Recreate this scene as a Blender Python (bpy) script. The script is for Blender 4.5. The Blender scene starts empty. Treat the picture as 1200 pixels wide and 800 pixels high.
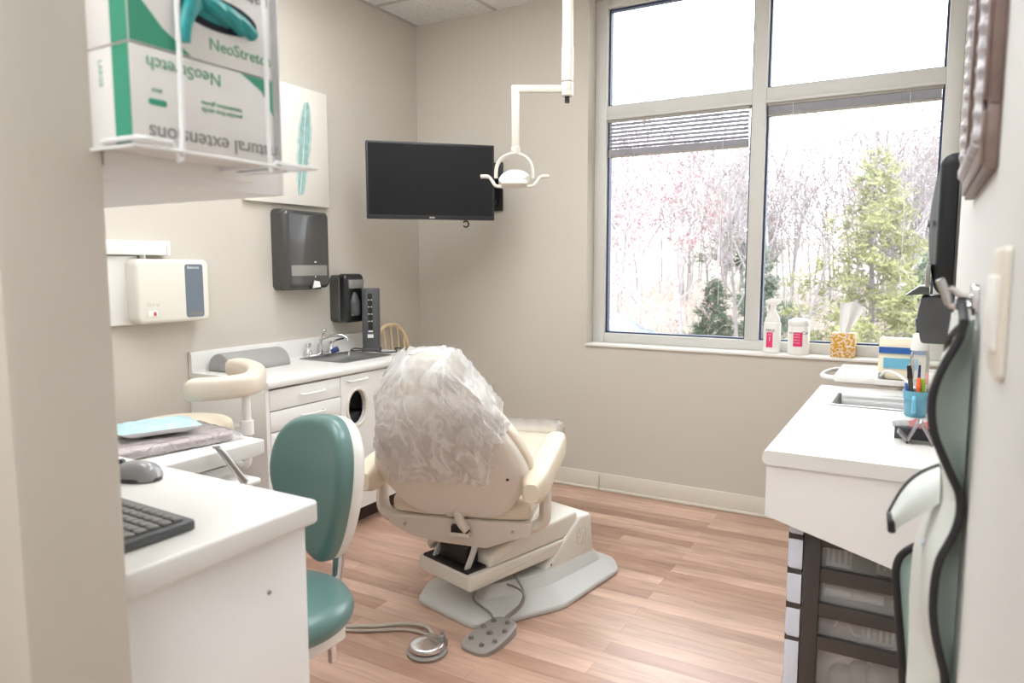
import bpy, bmesh, math, random
from mathutils import Vector, Matrix, Euler, noise

SKY, LAMP, HALL_FILL, EXPO = 7.5, 10.8, 18.0, 0.0
PI = math.pi
V = Vector
SC = bpy.context.scene
COL = SC.collection
I4 = Matrix.Identity(4)

# ------------------------------------------------------------------ materials
def lin(c):
    out = []
    for v in c:
        v = v / 255.0
        out.append(v / 12.92 if v <= 0.04045 else ((v + 0.055) / 1.055) ** 2.4)
    return (out[0], out[1], out[2], 1.0)

def new_mat(name):
    m = bpy.data.materials.new(name)
    m.use_nodes = True
    return m, m.node_tree, m.node_tree.nodes['Principled BSDF']

def mat(name, rgb, rough=0.5, metal=0.0, spec=0.5, var=0.0, vscale=20.0, bump=0.0, bscale=200.0,
        emit=0.0, coat=0.0, trans=0.0, alpha=1.0, sheen=0.0, sub=0.0):
    m, nt, b = new_mat(name)
    b.inputs['Base Color'].default_value = lin(rgb)
    b.inputs['Roughness'].default_value = rough
    b.inputs['Metallic'].default_value = metal
    b.inputs['Specular IOR Level'].default_value = spec
    b.inputs['Coat Weight'].default_value = coat
    b.inputs['Transmission Weight'].default_value = trans
    b.inputs['Alpha'].default_value = alpha
    b.inputs['Sheen Weight'].default_value = sheen
    if emit:
        b.inputs['Emission Color'].default_value = lin(rgb)
        b.inputs['Emission Strength'].default_value = emit
    tc = nt.nodes.new('ShaderNodeTexCoord')
    if var:
        n = nt.nodes.new('ShaderNodeTexNoise')
        n.inputs['Scale'].default_value = vscale
        n.inputs['Detail'].default_value = 4
        nt.links.new(tc.outputs['Object'], n.inputs['Vector'])
        r = nt.nodes.new('ShaderNodeValToRGB')
        c = lin(rgb)
        r.color_ramp.elements[0].position = 0.3
        r.color_ramp.elements[1].position = 0.7
        r.color_ramp.elements[0].color = (c[0] * (1 - var), c[1] * (1 - var), c[2] * (1 - var), 1)
        r.color_ramp.elements[1].color = (min(1, c[0] * (1 + var)), min(1, c[1] * (1 + var)), min(1, c[2] * (1 + var)), 1)
        nt.links.new(n.outputs['Fac'], r.inputs['Fac'])
        nt.links.new(r.outputs['Color'], b.inputs['Base Color'])
    if bump:
        n2 = nt.nodes.new('ShaderNodeTexNoise')
        n2.inputs['Scale'].default_value = bscale
        n2.inputs['Detail'].default_value = 3
        nt.links.new(tc.outputs['Object'], n2.inputs['Vector'])
        bp = nt.nodes.new('ShaderNodeBump')
        bp.inputs['Strength'].default_value = bump
        bp.inputs['Distance'].default_value = 0.002
        nt.links.new(n2.outputs['Fac'], bp.inputs['Height'])
        nt.links.new(bp.outputs['Normal'], b.inputs['Normal'])
    return m

def math_node(nt, op, a, b=None, c=None):
    n = nt.nodes.new('ShaderNodeMath')
    n.operation = op
    for i, v in enumerate((a, b, c)):
        if v is None:
            continue
        if isinstance(v, (int, float)):
            n.inputs[i].default_value = v
        else:
            nt.links.new(v, n.inputs[i])
    return n.outputs[0]

def floor_mat():
    m, nt, b = new_mat('laminate_floor')
    g = nt.nodes.new('ShaderNodeNewGeometry')
    br = nt.nodes.new('ShaderNodeTexBrick')
    br.offset = 0.37
    br.offset_frequency = 2
    br.squash = 1.0
    br.inputs['Scale'].default_value = 1.0
    br.inputs['Brick Width'].default_value = 0.92
    br.inputs['Row Height'].default_value = 0.078
    br.inputs['Mortar Size'].default_value = 0.0006
    br.inputs['Mortar Smooth'].default_value = 0.3
    br.inputs['Bias'].default_value = -0.1
    br.inputs['Color1'].default_value = lin((217, 185, 166))
    br.inputs['Color2'].default_value = lin((176, 139, 119))
    br.inputs['Mortar'].default_value = lin((136, 102, 82))
    nt.links.new(g.outputs['Position'], br.inputs['Vector'])
    mp = nt.nodes.new('ShaderNodeMapping')
    mp.inputs['Scale'].default_value = (2.6, 17.0, 1.0)
    nt.links.new(g.outputs['Position'], mp.inputs['Vector'])
    n = nt.nodes.new('ShaderNodeTexNoise')
    n.inputs['Scale'].default_value = 1.0
    n.inputs['Detail'].default_value = 6
    n.inputs['Distortion'].default_value = 1.6
    nt.links.new(mp.outputs['Vector'], n.inputs['Vector'])
    ramp = nt.nodes.new('ShaderNodeValToRGB')
    ramp.color_ramp.elements[0].position = 0.32
    ramp.color_ramp.elements[0].color = (0.62, 0.55, 0.5, 1)
    ramp.color_ramp.elements[1].position = 0.66
    ramp.color_ramp.elements[1].color = (1.12, 1.08, 1.05, 1)
    nt.links.new(n.outputs['Fac'], ramp.inputs['Fac'])
    mx = nt.nodes.new('ShaderNodeMix')
    mx.data_type = 'RGBA'
    mx.blend_type = 'MULTIPLY'
    mx.inputs[0].default_value = 0.5
    nt.links.new(br.outputs['Color'], mx.inputs[6])
    nt.links.new(ramp.outputs['Color'], mx.inputs[7])
    # broad patches along the boards
    mp2 = nt.nodes.new('ShaderNodeMapping')
    mp2.inputs['Scale'].default_value = (1.3, 7.0, 1.0)
    nt.links.new(g.outputs['Position'], mp2.inputs['Vector'])
    n2 = nt.nodes.new('ShaderNodeTexNoise')
    n2.inputs['Scale'].default_value = 1.0
    n2.inputs['Detail'].default_value = 3
    nt.links.new(mp2.outputs['Vector'], n2.inputs['Vector'])
    r2 = nt.nodes.new('ShaderNodeValToRGB')
    r2.color_ramp.elements[0].position = 0.35
    r2.color_ramp.elements[0].color = (0.8, 0.75, 0.72, 1)
    r2.color_ramp.elements[1].position = 0.65
    r2.color_ramp.elements[1].color = (1.08, 1.06, 1.05, 1)
    nt.links.new(n2.outputs['Fac'], r2.inputs['Fac'])
    mx2 = nt.nodes.new('ShaderNodeMix')
    mx2.data_type = 'RGBA'
    mx2.blend_type = 'MULTIPLY'
    mx2.inputs[0].default_value = 0.7
    nt.links.new(mx.outputs[2], mx2.inputs[6])
    nt.links.new(r2.outputs['Color'], mx2.inputs[7])
    nt.links.new(mx2.outputs[2], b.inputs['Base Color'])
    b.inputs['Roughness'].default_value = 0.34
    b.inputs['Coat Weight'].default_value = 0.35
    b.inputs['Coat Roughness'].default_value = 0.33
    bp = nt.nodes.new('ShaderNodeBump')
    bp.inputs['Strength'].default_value = 0.25
    bp.inputs['Distance'].default_value = 0.001
    nt.links.new(n.outputs['Fac'], bp.inputs['Height'])
    nt.links.new(bp.outputs['Normal'], b.inputs['Normal'])
    return m

def ceiling_mat():
    m, nt, b = new_mat('acoustic_tile')
    g = nt.nodes.new('ShaderNodeNewGeometry')
    n = nt.nodes.new('ShaderNodeTexNoise')
    n.inputs['Scale'].default_value = 140
    n.inputs['Detail'].default_value = 4
    nt.links.new(g.outputs['Position'], n.inputs['Vector'])
    r = nt.nodes.new('ShaderNodeValToRGB')
    r.color_ramp.elements[0].position = 0.36
    r.color_ramp.elements[0].color = lin((208, 205, 202))
    r.color_ramp.elements[1].position = 0.5
    r.color_ramp.elements[1].color = lin((232, 230, 228))
    nt.links.new(n.outputs['Fac'], r.inputs['Fac'])
    nt.links.new(r.outputs['Color'], b.inputs['Base Color'])
    b.inputs['Roughness'].default_value = 0.9
    return m

def glass_mat(name, tint=(1, 1, 1), gloss=0.06, rough=0.0):
    m, nt, b = new_mat(name)
    nt.nodes.remove(b)
    out = nt.nodes['Material Output']
    t = nt.nodes.new('ShaderNodeBsdfTransparent')
    t.inputs['Color'].default_value = (*tint, 1)
    g = nt.nodes.new('ShaderNodeBsdfGlossy')
    g.inputs['Roughness'].default_value = rough
    f = nt.nodes.new('ShaderNodeFresnel')
    f.inputs['IOR'].default_value = 1.35
    fac = math_node(nt, 'MULTIPLY', f.outputs[0], gloss / 0.06)
    mx = nt.nodes.new('ShaderNodeMixShader')
    nt.links.new(fac, mx.inputs[0])
    nt.links.new(t.outputs[0], mx.inputs[1])
    nt.links.new(g.outputs[0], mx.inputs[2])
    nt.links.new(mx.outputs[0], out.inputs['Surface'])
    return m

def film_mat(name, rgb, opacity, rough=0.2, wrinkle=0.0, wscale=8.0, gloss=0.25, stretch=(1, 1, 1), bump=1.0, tshare=0.5):
    """thin plastic film or frosted plastic: see-through mixed with diffuse/translucent and gloss."""
    m, nt, b = new_mat(name)
    nt.nodes.remove(b)
    out = nt.nodes['Material Output']
    tr = nt.nodes.new('ShaderNodeBsdfTransparent')
    tr.inputs['Color'].default_value = (0.97, 0.97, 0.97, 1)
    df = nt.nodes.new('ShaderNodeBsdfDiffuse')
    df.inputs['Color'].default_value = lin(rgb)
    tl = nt.nodes.new('ShaderNodeBsdfTranslucent')
    tl.inputs['Color'].default_value = lin(rgb)
    gl = nt.nodes.new('ShaderNodeBsdfGlossy')
    gl.inputs['Roughness'].default_value = rough
    m1 = nt.nodes.new('ShaderNodeMixShader')
    m1.inputs[0].default_value = tshare
    nt.links.new(df.outputs[0], m1.inputs[1])
    nt.links.new(tl.outputs[0], m1.inputs[2])
    m2 = nt.nodes.new('ShaderNodeMixShader')
    m2.inputs[0].default_value = opacity
    nt.links.new(tr.outputs[0], m2.inputs[1])
    nt.links.new(m1.outputs[0], m2.inputs[2])
    m3 = nt.nodes.new('ShaderNodeMixShader')
    fr = nt.nodes.new('ShaderNodeFresnel')
    fr.inputs['IOR'].default_value = 1.45
    fac = math_node(nt, 'MULTIPLY', fr.outputs[0], gloss * 4)
    nt.links.new(fac, m3.inputs[0])
    nt.links.new(m2.outputs[0], m3.inputs[1])
    nt.links.new(gl.outputs[0], m3.inputs[2])
    nt.links.new(m3.outputs[0], out.inputs['Surface'])
    if wrinkle:
        tc = nt.nodes.new('ShaderNodeTexCoord')
        mp = nt.nodes.new('ShaderNodeMapping')
        mp.inputs['Scale'].default_value = stretch
        nt.links.new(tc.outputs['Object'], mp.inputs['Vector'])
        def crease(scale, dist, k):
            n = nt.nodes.new('ShaderNodeTexNoise')
            n.inputs['Scale'].default_value = scale
            n.inputs['Detail'].default_value = 2.5
            n.inputs['Distortion'].default_value = dist
            nt.links.new(mp.outputs['Vector'], n.inputs['Vector'])
            d = math_node(nt, 'ABSOLUTE', math_node(nt, 'SUBTRACT', n.outputs['Fac'], 0.5))
            return math_node(nt, 'MAXIMUM', math_node(nt, 'SUBTRACT', 1.0, math_node(nt, 'MULTIPLY', d, k)), 0.0)
        c1, c2 = crease(wscale, 0.7, 20), crease(wscale * 2.1, 0.5, 13)
        soft = crease(wscale * 0.5, 0.5, 5)
        tot = math_node(nt, 'ADD', math_node(nt, 'MULTIPLY', c1, 0.9), math_node(nt, 'MULTIPLY', c2, 0.32))
        tot = math_node(nt, 'ADD', tot, math_node(nt, 'MULTIPLY', soft, 0.5))
        fac_ = math_node(nt, 'MINIMUM', math_node(nt, 'MULTIPLY_ADD', tot, wrinkle, opacity), 0.97)
        nt.links.new(fac_, m2.inputs[0])
        bp = nt.nodes.new('ShaderNodeBump')
        bp.inputs['Strength'].default_value = bump
        bp.inputs['Distance'].default_value = 0.006
        nt.links.new(tot, bp.inputs['Height'])
        for s in (gl, df, tl):
            nt.links.new(bp.outputs['Normal'], s.inputs['Normal'])
        nt.links.new(bp.outputs['Normal'], fr.inputs['Normal'])
    return m

def tissue_box_mat():
    m, nt, b = new_mat('tissue_box_print')
    tc = nt.nodes.new('ShaderNodeTexCoord')
    vo = nt.nodes.new('ShaderNodeTexVoronoi')
    vo.inputs['Scale'].default_value = 75
    nt.links.new(tc.outputs['Object'], vo.inputs['Vector'])
    r = nt.nodes.new('ShaderNodeValToRGB')
    r.color_ramp.interpolation = 'CONSTANT'
    e = r.color_ramp.elements
    e[0].position = 0; e[0].color = lin((214, 160, 52))
    e[1].position = 0.56; e[1].color = lin((238, 226, 214))
    x = e.new(0.74); x.color = lin((222, 186, 120))
    x = e.new(0.86); x.color = lin((176, 160, 170))
    nt.links.new(vo.outputs['Distance'], r.inputs['Fac'])
    mp = math_node(nt, 'MULTIPLY', vo.outputs['Distance'], 1.0)
    nt.links.new(mp, r.inputs['Fac'])
    nt.links.new(r.outputs['Color'], b.inputs['Base Color'])
    b.inputs['Roughness'].default_value = 0.55
    return m

def conic_metal():
    m, nt, b = new_mat('spun_steel')
    b.inputs['Metallic'].default_value = 1.0
    b.inputs['Base Color'].default_value = (0.78, 0.78, 0.8, 1)
    b.inputs['Roughness'].default_value = 0.22
    b.inputs['Anisotropic'].default_value = 0.8
    return m

M = {}
M['wall'] = mat('wall_paint', (207, 200, 189), 0.75, bump=0.12, bscale=350)
M['wall_lit'] = mat('wall_paint_lit', (220, 219, 216), 0.7, bump=0.12, bscale=350)  # same beige paint, with the strong light put into its colour
M['wall_hall'] = mat('hall_wall_paint', (236, 232, 226), 0.8)
M['trim'] = mat('trim_paint', (224, 217, 204), 0.5)
M['sill'] = mat('sill_paint', (238, 235, 229), 0.4)
M['floor'] = floor_mat()
M['ceil'] = ceiling_mat()
M['tbar'] = mat('ceiling_grid_metal', (188, 184, 180), 0.5)
M['alu'] = mat('window_aluminium', (206, 204, 199), 0.45, metal=0.0)
M['gasket'] = mat('window_gasket', (44, 54, 86), 0.5)
M['glass'] = glass_mat('window_glass', (0.98, 0.99, 0.99), 0.05)
M['white_lam'] = mat('white_laminate', (229, 227, 223), 0.35)
M['white_cab'] = mat('white_cabinet', (243, 242, 240), 0.4)
M['white_plas'] = mat('white_plastic', (240, 238, 233), 0.35)
M['black_gap'] = mat('toe_kick_vinyl', (70, 56, 50), 0.6)
M['cream'] = mat('cream_plastic', (230, 225, 214), 0.35)
M['cream_dk'] = mat('beige_shell', (236, 229, 219), 0.42)
M['cream_vinyl'] = mat('cream_vinyl', (230, 217, 196), 0.42, bump=0.08, bscale=500)
M['belly_vinyl'] = mat('tan_vinyl', (222, 209, 192), 0.4, bump=0.08, bscale=500)
M['frame_grey'] = mat('pale_cast_metal', (221, 211, 198), 0.4)
M['base_grey'] = mat('light_grey_base', (206, 206, 203), 0.38)
M['dark_mech'] = mat('dark_mechanism', (46, 42, 40), 0.5, metal=0.3)
M['steel'] = mat('brushed_steel', (200, 200, 200), 0.28, metal=1.0)
M['chrome'] = mat('chrome', (225, 225, 228), 0.08, metal=1.0)
M['spun'] = conic_metal()
M['green_vinyl'] = mat('teal_green_vinyl', (98, 132, 128), 0.34, coat=0.2, bump=0.06, bscale=600)
M['black_plas'] = mat('black_plastic', (30, 30, 32), 0.32)
M['black_gloss'] = mat('black_gloss', (30, 30, 32), 0.28, coat=0.15)
M['smoke'] = mat('smoked_plastic', (70, 68, 68), 0.2, coat=0.4)
M['smoke_lt'] = mat('smoked_window', (136, 133, 130), 0.12, coat=0.5)
M['soap_shell'] = mat('dispenser_shell', (74, 73, 70), 0.25, coat=0.3)
M['disp_black'] = mat('dispenser_black', (28, 28, 30), 0.5, spec=0.25)
M['screen'] = mat('tv_screen', (20, 20, 23), 0.3, spec=0.3)
M['tv_bezel'] = mat('tv_bezel', (40, 40, 43), 0.35)
M['dk_grey'] = mat('dark_grey_plastic', (72, 72, 74), 0.4)
M['tower'] = mat('graphite_plastic', (84, 84, 86), 0.4)
M['grey_vinyl'] = mat('grey_vinyl', (158, 156, 154), 0.5, bump=0.06, bscale=400)
M['canvas'] = mat('canvas', (236, 231, 222), 0.7, bump=0.2, bscale=900)
M['slate'] = mat('slate_panel', (108, 118, 130), 0.35)
M['red'] = mat('red_switch', (196, 84, 84), 0.4)
M['letter_grey'] = mat('letter_grey', (142, 138, 136), 0.6)
M['letter_pale'] = mat('letter_pale', (206, 200, 190), 0.6)
M['letter_white'] = mat('letter_white', (240, 240, 240), 0.6)
M['letter_green'] = mat('letter_green', (116, 178, 144), 0.6)
M['letter_black'] = mat('letter_black', (44, 44, 48), 0.6)
M['box_white'] = mat('carton_white', (236, 233, 230), 0.5)
M['box_green'] = mat('carton_green', (64, 158, 128), 0.5)
M['hole_navy'] = mat('carton_opening', (22, 26, 44), 0.6)
M['glove'] = mat('teal_nitrile', (38, 150, 150), 0.4, var=0.25, vscale=40)
M['wire'] = mat('white_wire', (240, 240, 240), 0.35)
M['wood'] = mat('pale_maple', (238, 214, 178), 0.4, var=0.12, vscale=14)
M['frame_wood'] = mat('dark_frame_wood', (124, 104, 96), 0.45, var=0.15, vscale=30)
M['frame_silver'] = mat('carved_silver', (196, 192, 196), 0.4, metal=0.4, bump=0.9, bscale=90, var=0.25, vscale=90)
M['pink'] = mat('pink_label', (232, 58, 116), 0.5)
M['tissuebox'] = tissue_box_mat()
M['tissue'] = mat('tissue_paper', (246, 246, 247), 0.9)
M['blue'] = mat('blue_band', (44, 96, 170), 0.4)
M['lblue'] = mat('light_blue_plastic', (112, 180, 208), 0.35)
M['teal_cup'] = mat('blue_cup', (104, 162, 184), 0.3)
M['orange'] = mat('orange_plastic', (240, 110, 60), 0.4)
M['lime'] = mat('lime_plastic', (150, 200, 60), 0.4)
M['navy'] = mat('navy_plastic', (44, 60, 120), 0.4)
M['pinkpaper'] = mat('pink_paper', (240, 160, 160), 0.6)
M['holder'] = mat('grey_holder', (150, 148, 152), 0.3, metal=0.3)
M['clear'] = film_mat('clear_plastic', (245, 246, 248), 0.22, 0.1, gloss=0.2)
M['frost'] = film_mat('frosted_drawer', (246, 245, 244), 0.24, 0.35, gloss=0.12, tshare=0.25)
M['frost_front'] = film_mat('frosted_drawer_front', (228, 234, 248), 0.97, 0.3, gloss=0.15, tshare=0.05)
M['film'] = film_mat('plastic_bag', (254, 254, 255), 0.32, 0.22, wrinkle=0.5, wscale=8.0, gloss=0.16, stretch=(1.0, 1.0, 0.28), bump=0.15)
M['wrap'] = film_mat('plastic_wrap', (240, 238, 240), 0.16, 0.18, wrinkle=0.16, wscale=9.0, gloss=0.3, bump=0.25)
M['foot_film'] = film_mat('ribbed_film', (248, 246, 242), 0.35, 0.25, gloss=0.2)
M['steel_sink'] = mat('sink_steel', (168, 168, 168), 0.36, metal=1.0)
M['tray_pink'] = mat('mauve_tray', (214, 200, 198), 0.5)
M['pouch'] = mat('teal_pouch', (178, 214, 218), 0.35, var=0.2, vscale=30)
M['cart_black'] = mat('cart_black_plastic', (70, 65, 63), 0.45)
M['sage'] = mat('apron_sage', (176, 188, 180), 0.55, bump=0.1, bscale=300)
M['apron_lt'] = mat('apron_light_grey', (206, 210, 205), 0.5, bump=0.1, bscale=300)
M['apron_teal'] = mat('apron_pale_teal', (192, 214, 206), 0.5, bump=0.1, bscale=300)
M['piping'] = mat('black_binding', (38, 36, 38), 0.6)
M['velcro'] = mat('pale_blue_strap', (186, 198, 216), 0.6)
M['pedal'] = mat('grey_pedal', (150, 144, 138), 0.45)
M['pedal_dk'] = mat('grey_pedal_button', (122, 116, 110), 0.45)
M['hose'] = mat('beige_hose', (188, 178, 164), 0.5)
M['cord_black'] = mat('black_cord', (34, 32, 32), 0.5)
M['cord_white'] = mat('white_cord', (232, 232, 232), 0.4)
M['mouse'] = mat('grey_mouse', (158, 156, 158), 0.24, coat=0.3)
M['mouse_dk'] = mat('dark_mouse', (66, 64, 66), 0.3)
M['kb'] = mat('keyboard_case', (84, 86, 88), 0.4)
M['key'] = mat('keyboard_key', (136, 134, 131), 0.45)
M['lamp_white'] = mat('lamp_white', (216, 210, 199), 0.32)
M['lamp_reflector'] = mat('lamp_shield', (226, 236, 234), 0.15, coat=0.5)
M['blind'] = mat('blind_slat', (178, 176, 184), 0.45)
M['blind_rail'] = mat('blind_rail', (160, 154, 146), 0.45)
M['fluor'] = mat('fluorescent_diffuser', (255, 251, 247), 0.5, emit=1.0)
M['fluor_hall_fill'] = mat('hallway_fill_diffuser', (255, 251, 247), 0.5, emit=1.0)
M['beige_plas'] = mat('printer_beige', (238, 226, 200), 0.4)
M['tray_white'] = mat('tray_plastic', (232, 230, 226), 0.4)
M['bark'] = mat('bark_grey', (120, 114, 115), 0.9, var=0.2, vscale=3)
M['bark_lt'] = mat('bark_pale', (152, 146, 148), 0.9, var=0.15, vscale=3)
M['bud'] = mat('red_buds', (142, 90, 95), 0.8)
M['leafdry'] = mat('dry_leaves', (150, 112, 90), 0.8)
M['pine'] = mat('evergreen_foliage', (122, 124, 84), 0.8, var=0.3, vscale=1.2)
M['pine_dk'] = mat('evergreen_dark', (84, 98, 80), 0.8, var=0.35, vscale=1.5)
M['brush'] = mat('dry_brush', (164, 153, 146), 0.95, var=0.2, vscale=2)
M['ground'] = mat('dry_grass_ground', (162, 154, 142), 0.95, var=0.16, vscale=0.6)
M['car_paint'] = mat('pale_blue_car', (98, 114, 134), 0.25, coat=0.6)
M['car_glass'] = mat('car_window', (120, 136, 150), 0.08, spec=0.8)
M['tyre'] = mat('tyre', (40, 40, 42), 0.7)

# ------------------------------------------------------------------ mesh building
def frame(o, x, y, z):
    m = Matrix.Identity(4)
    for i, a in enumerate((x, y, z)):
        m[0][i], m[1][i], m[2][i] = a
    m[0][3], m[1][3], m[2][3] = o
    return m

def wallx(x0):
    """local (a,b,c) -> world (x0+c, a, b): a face that looks towards +x"""
    return frame((x0, 0, 0), (0, 1, 0), (0, 0, 1), (1, 0, 0))

def wall_mx(x0):
    """face that looks towards -x: local (a,b,c) -> (x0-c, -a, b)"""
    return frame((x0, 0, 0), (0, -1, 0), (0, 0, 1), (-1, 0, 0))

def wall_my(y0):
    """face that looks towards -y: local (a,b,c) -> (a, y0-c, b)"""
    return frame((0, y0, 0), (1, 0, 0), (0, 0, 1), (0, -1, 0))

def rrect(x0, x1, y0, y1, r, n=5):
    r = min(r, (x1 - x0) / 2 - 1e-5, (y1 - y0) / 2 - 1e-5)
    if r <= 1e-5:
        return [(x0, y0), (x1, y0), (x1, y1), (x0, y1)]
    pts = []
    for cx, cy, a0 in ((x1 - r, y0 + r, -PI / 2), (x1 - r, y1 - r, 0), (x0 + r, y1 - r, PI / 2), (x0 + r, y0 + r, PI)):
        for k in range(n + 1):
            a = a0 + PI / 2 * k / n
            pts.append((cx + r * math.cos(a), cy + r * math.sin(a)))
    return pts

def ellipse(cx, cy, rx, ry, n=40):
    return [(cx + rx * math.cos(2 * PI * k / n), cy + ry * math.sin(2 * PI * k / n)) for k in range(n)]

def catmull(pts, per=6, closed=False):
    n = len(pts)
    out = []
    rng = range(n) if closed else range(n - 1)
    P = [V(p) for p in pts]
    for i in rng:
        if closed:
            p0, p1, p2, p3 = P[(i - 1) % n], P[i], P[(i + 1) % n], P[(i + 2) % n]
        else:
            p1, p2 = P[i], P[i + 1]
            p0 = P[i - 1] if i > 0 else p1 * 2 - p2
            p3 = P[i + 2] if i + 2 < n else p2 * 2 - p1
        for k in range(per):
            t = k / per
            out.append(0.5 * ((2 * p1) + (p2 - p0) * t + (2 * p0 - 5 * p1 + 4 * p2 - p3) * t * t + (3 * p1 - p0 - 3 * p2 + p3) * t ** 3))
    if not closed:
        out.append(P[-1].copy())
    return out

def smooth2(pts, per=5):
    return [(p.x, p.y) for p in catmull([(a, b, 0) for a, b in pts], per, True)]

def round_poly(pts, r, n=4):
    """round the corners of a CCW polygon with fillets of radius about r"""
    out = []
    N = len(pts)
    for i in range(N):
        p, a, b = V(pts[i]), V(pts[i - 1]), V(pts[(i + 1) % N])
        d1, d2 = (a - p), (b - p)
        rr = min(r, d1.length * 0.45, d2.length * 0.45)
        s, e = p + d1.normalized() * rr, p + d2.normalized() * rr
        for k in range(n + 1):
            t = k / n
            q = s * (1 - t) ** 2 + p * 2 * t * (1 - t) + e * t * t
            out.append((q.x, q.y))
    return out

def inset(pts, d):
    if d == 0:
        return list(pts)
    n = len(pts)
    out = []
    for i in range(n):
        p = V(pts[i]); a = V(pts[i - 1]); b = V(pts[(i + 1) % n])
        e1, e2 = (p - a), (b - p)
        if e1.length < 1e-9: e1 = e2
        if e2.length < 1e-9: e2 = e1
        e1 = e1.normalized(); e2 = e2.normalized()
        n1, n2 = V((-e1.y, e1.x)), V((-e2.y, e2.x))
        m = n1 + n2
        if m.length < 1e-6:
            m = n1
        m.normalize()
        c = max(0.45, m.dot(n1))
        q = p + m * (d / c)
        out.append((q.x, q.y))
    return out

class MB:
    def __init__(self):
        self.bm = bmesh.new()
        self.mi = 0

    def _tag(self, n0):
        self.bm.faces.ensure_lookup_table()
        for f in self.bm.faces[n0:]:
            f.material_index = self.mi

    def rings(self, rings, close=True, cap0=True, cap1=True, wrap=False):
        bm = self.bm
        n0 = len(bm.faces)
        vs = [[bm.verts.new(p) for p in r] for r in rings]
        n = len(vs[0])
        R = len(vs)
        for i in range(R if wrap else R - 1):
            a, b = vs[i], vs[(i + 1) % R]
            for k in range(n if close else n - 1):
                k2 = (k + 1) % n
                try:
                    bm.faces.new((a[k], a[k2], b[k2], b[k]))
                except ValueError:
                    pass
        if not wrap and close:
            if cap0:
                bm.faces.new(list(reversed(vs[0])))
            if cap1:
                bm.faces.new(vs[-1])
        self._tag(n0)
        return vs

    def slab(self, pts, z0, z1, rt=0.0, rb=0.0, seg=3, M=I4, dome=0.0, shear=None):
        rs = []
        def ring(ins, z):
            q = inset(pts, ins)
            if shear:
                return [M @ V((x + shear[0] * z, y + shear[1] * z, z)) for x, y in q]
            return [M @ V((x, y, z)) for x, y in q]
        if rb > 0:
            for k in range(seg + 1):
                a = PI / 2 * k / seg
                rs.append(ring(rb * (1 - math.sin(a)), z0 + rb * (1 - math.cos(a))))
        else:
            rs.append(ring(0, z0))
        if rt > 0:
            for k in range(seg + 1):
                a = PI / 2 * k / seg
                rs.append(ring(rt * (1 - math.cos(a)), z1 - rt * (1 - math.sin(a))))
        else:
            rs.append(ring(0, z1))
        if dome:
            top = inset(pts, rt)
            cx = sum(p[0] for p in top) / len(top); cy = sum(p[1] for p in top) / len(top)
            for f in (0.85, 0.65, 0.4, 0.15):
                rs.append([M @ V((cx + (x - cx) * f, cy + (y - cy) * f, z1 + dome * (1 - f * f))) for x, y in top])
        self.rings(rs)
        return self

    def box(self, x0, x1, y0, y1, z0, z1, bev=0.0, seg=2, M=I4):
        bm = self.bm
        n0 = len(bm.faces)
        c = [(x0, y0, z0), (x1, y0, z0), (x1, y1, z0), (x0, y1, z0), (x0, y0, z1), (x1, y0, z1), (x1, y1, z1), (x0, y1, z1)]
        vs = [bm.verts.new(M @ V(p)) for p in c]
        flip = M.to_3x3().determinant() < 0
        fs = []
        for f in ((0, 3, 2, 1), (4, 5, 6, 7), (0, 1, 5, 4), (1, 2, 6, 5), (2, 3, 7, 6), (3, 0, 4, 7)):
            if flip: f = tuple(reversed(f))
            fs.append(bm.faces.new([vs[i] for i in f]))
        if bev > 0:
            es = list({e for f in fs for e in f.edges})
            bmesh.ops.bevel(bm, geom=es, offset=bev, segments=seg, affect='EDGES', profile=0.5)
        self._tag(n0)
        return self

    def cyl(self, p0, p1, r0, r1=None, n=20, bev=0.0):
        r1 = r0 if r1 is None else r1
        p0, p1 = V(p0), V(p1)
        d = p1 - p0
        L = d.length
        if bev > 0:
            pr = [(r0 - bev, 0), (r0, bev), (r1, L - bev), (r1 - bev, L)]
        else:
            pr = [(r0, 0), (r1, L)]
        z = d.normalized()
        x = z.orthogonal().normalized()
        y = z.cross(x)
        Mx = frame(p0, x, y, z)
        self.rings([[Mx @ V((r * math.cos(2 * PI * k / n), r * math.sin(2 * PI * k / n), h)) for k in range(n)] for r, h in pr])
        return self

    def lathe(self, prof, M=I4, n=32, cap0=True, cap1=True):
        self.rings([[M @ V((r * math.cos(2 * PI * k / n), r * math.sin(2 * PI * k / n), h)) for k in range(n)] for r, h in prof], cap0=cap0, cap1=cap1)
        return self

    def tube(self, pts, r, n=8, smooth=0, closed=False, flat=1.0, up=None):
        P = catmull(pts, smooth, closed) if smooth else [V(p) for p in pts]
        N = len(P)
        rad = r if callable(r) else (lambda t: r)
        rs = []
        prev = None
        for i, p in enumerate(P):
            if closed:
                t = P[(i + 1) % N] - P[i - 1]
            else:
                t = P[min(i + 1, N - 1)] - P[max(i - 1, 0)]
            if t.length < 1e-9:
                t = V((0, 0, 1))
            t.normalize()
            if prev is None:
                x = (V(up) - t * V(up).dot(t)).normalized() if up else t.orthogonal().normalized()
            else:
                x = prev - t * prev.dot(t)
                if x.length < 1e-6:
                    x = t.orthogonal()
                x.normalize()
            prev = x
            y = t.cross(x)
            rr = rad(i / max(1, N - 1))
            rs.append([p + x * (rr * math.cos(2 * PI * k / n)) + y * (rr * flat * math.sin(2 * PI * k / n)) for k in range(n)])
        self.rings(rs, wrap=closed)
        return self

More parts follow.
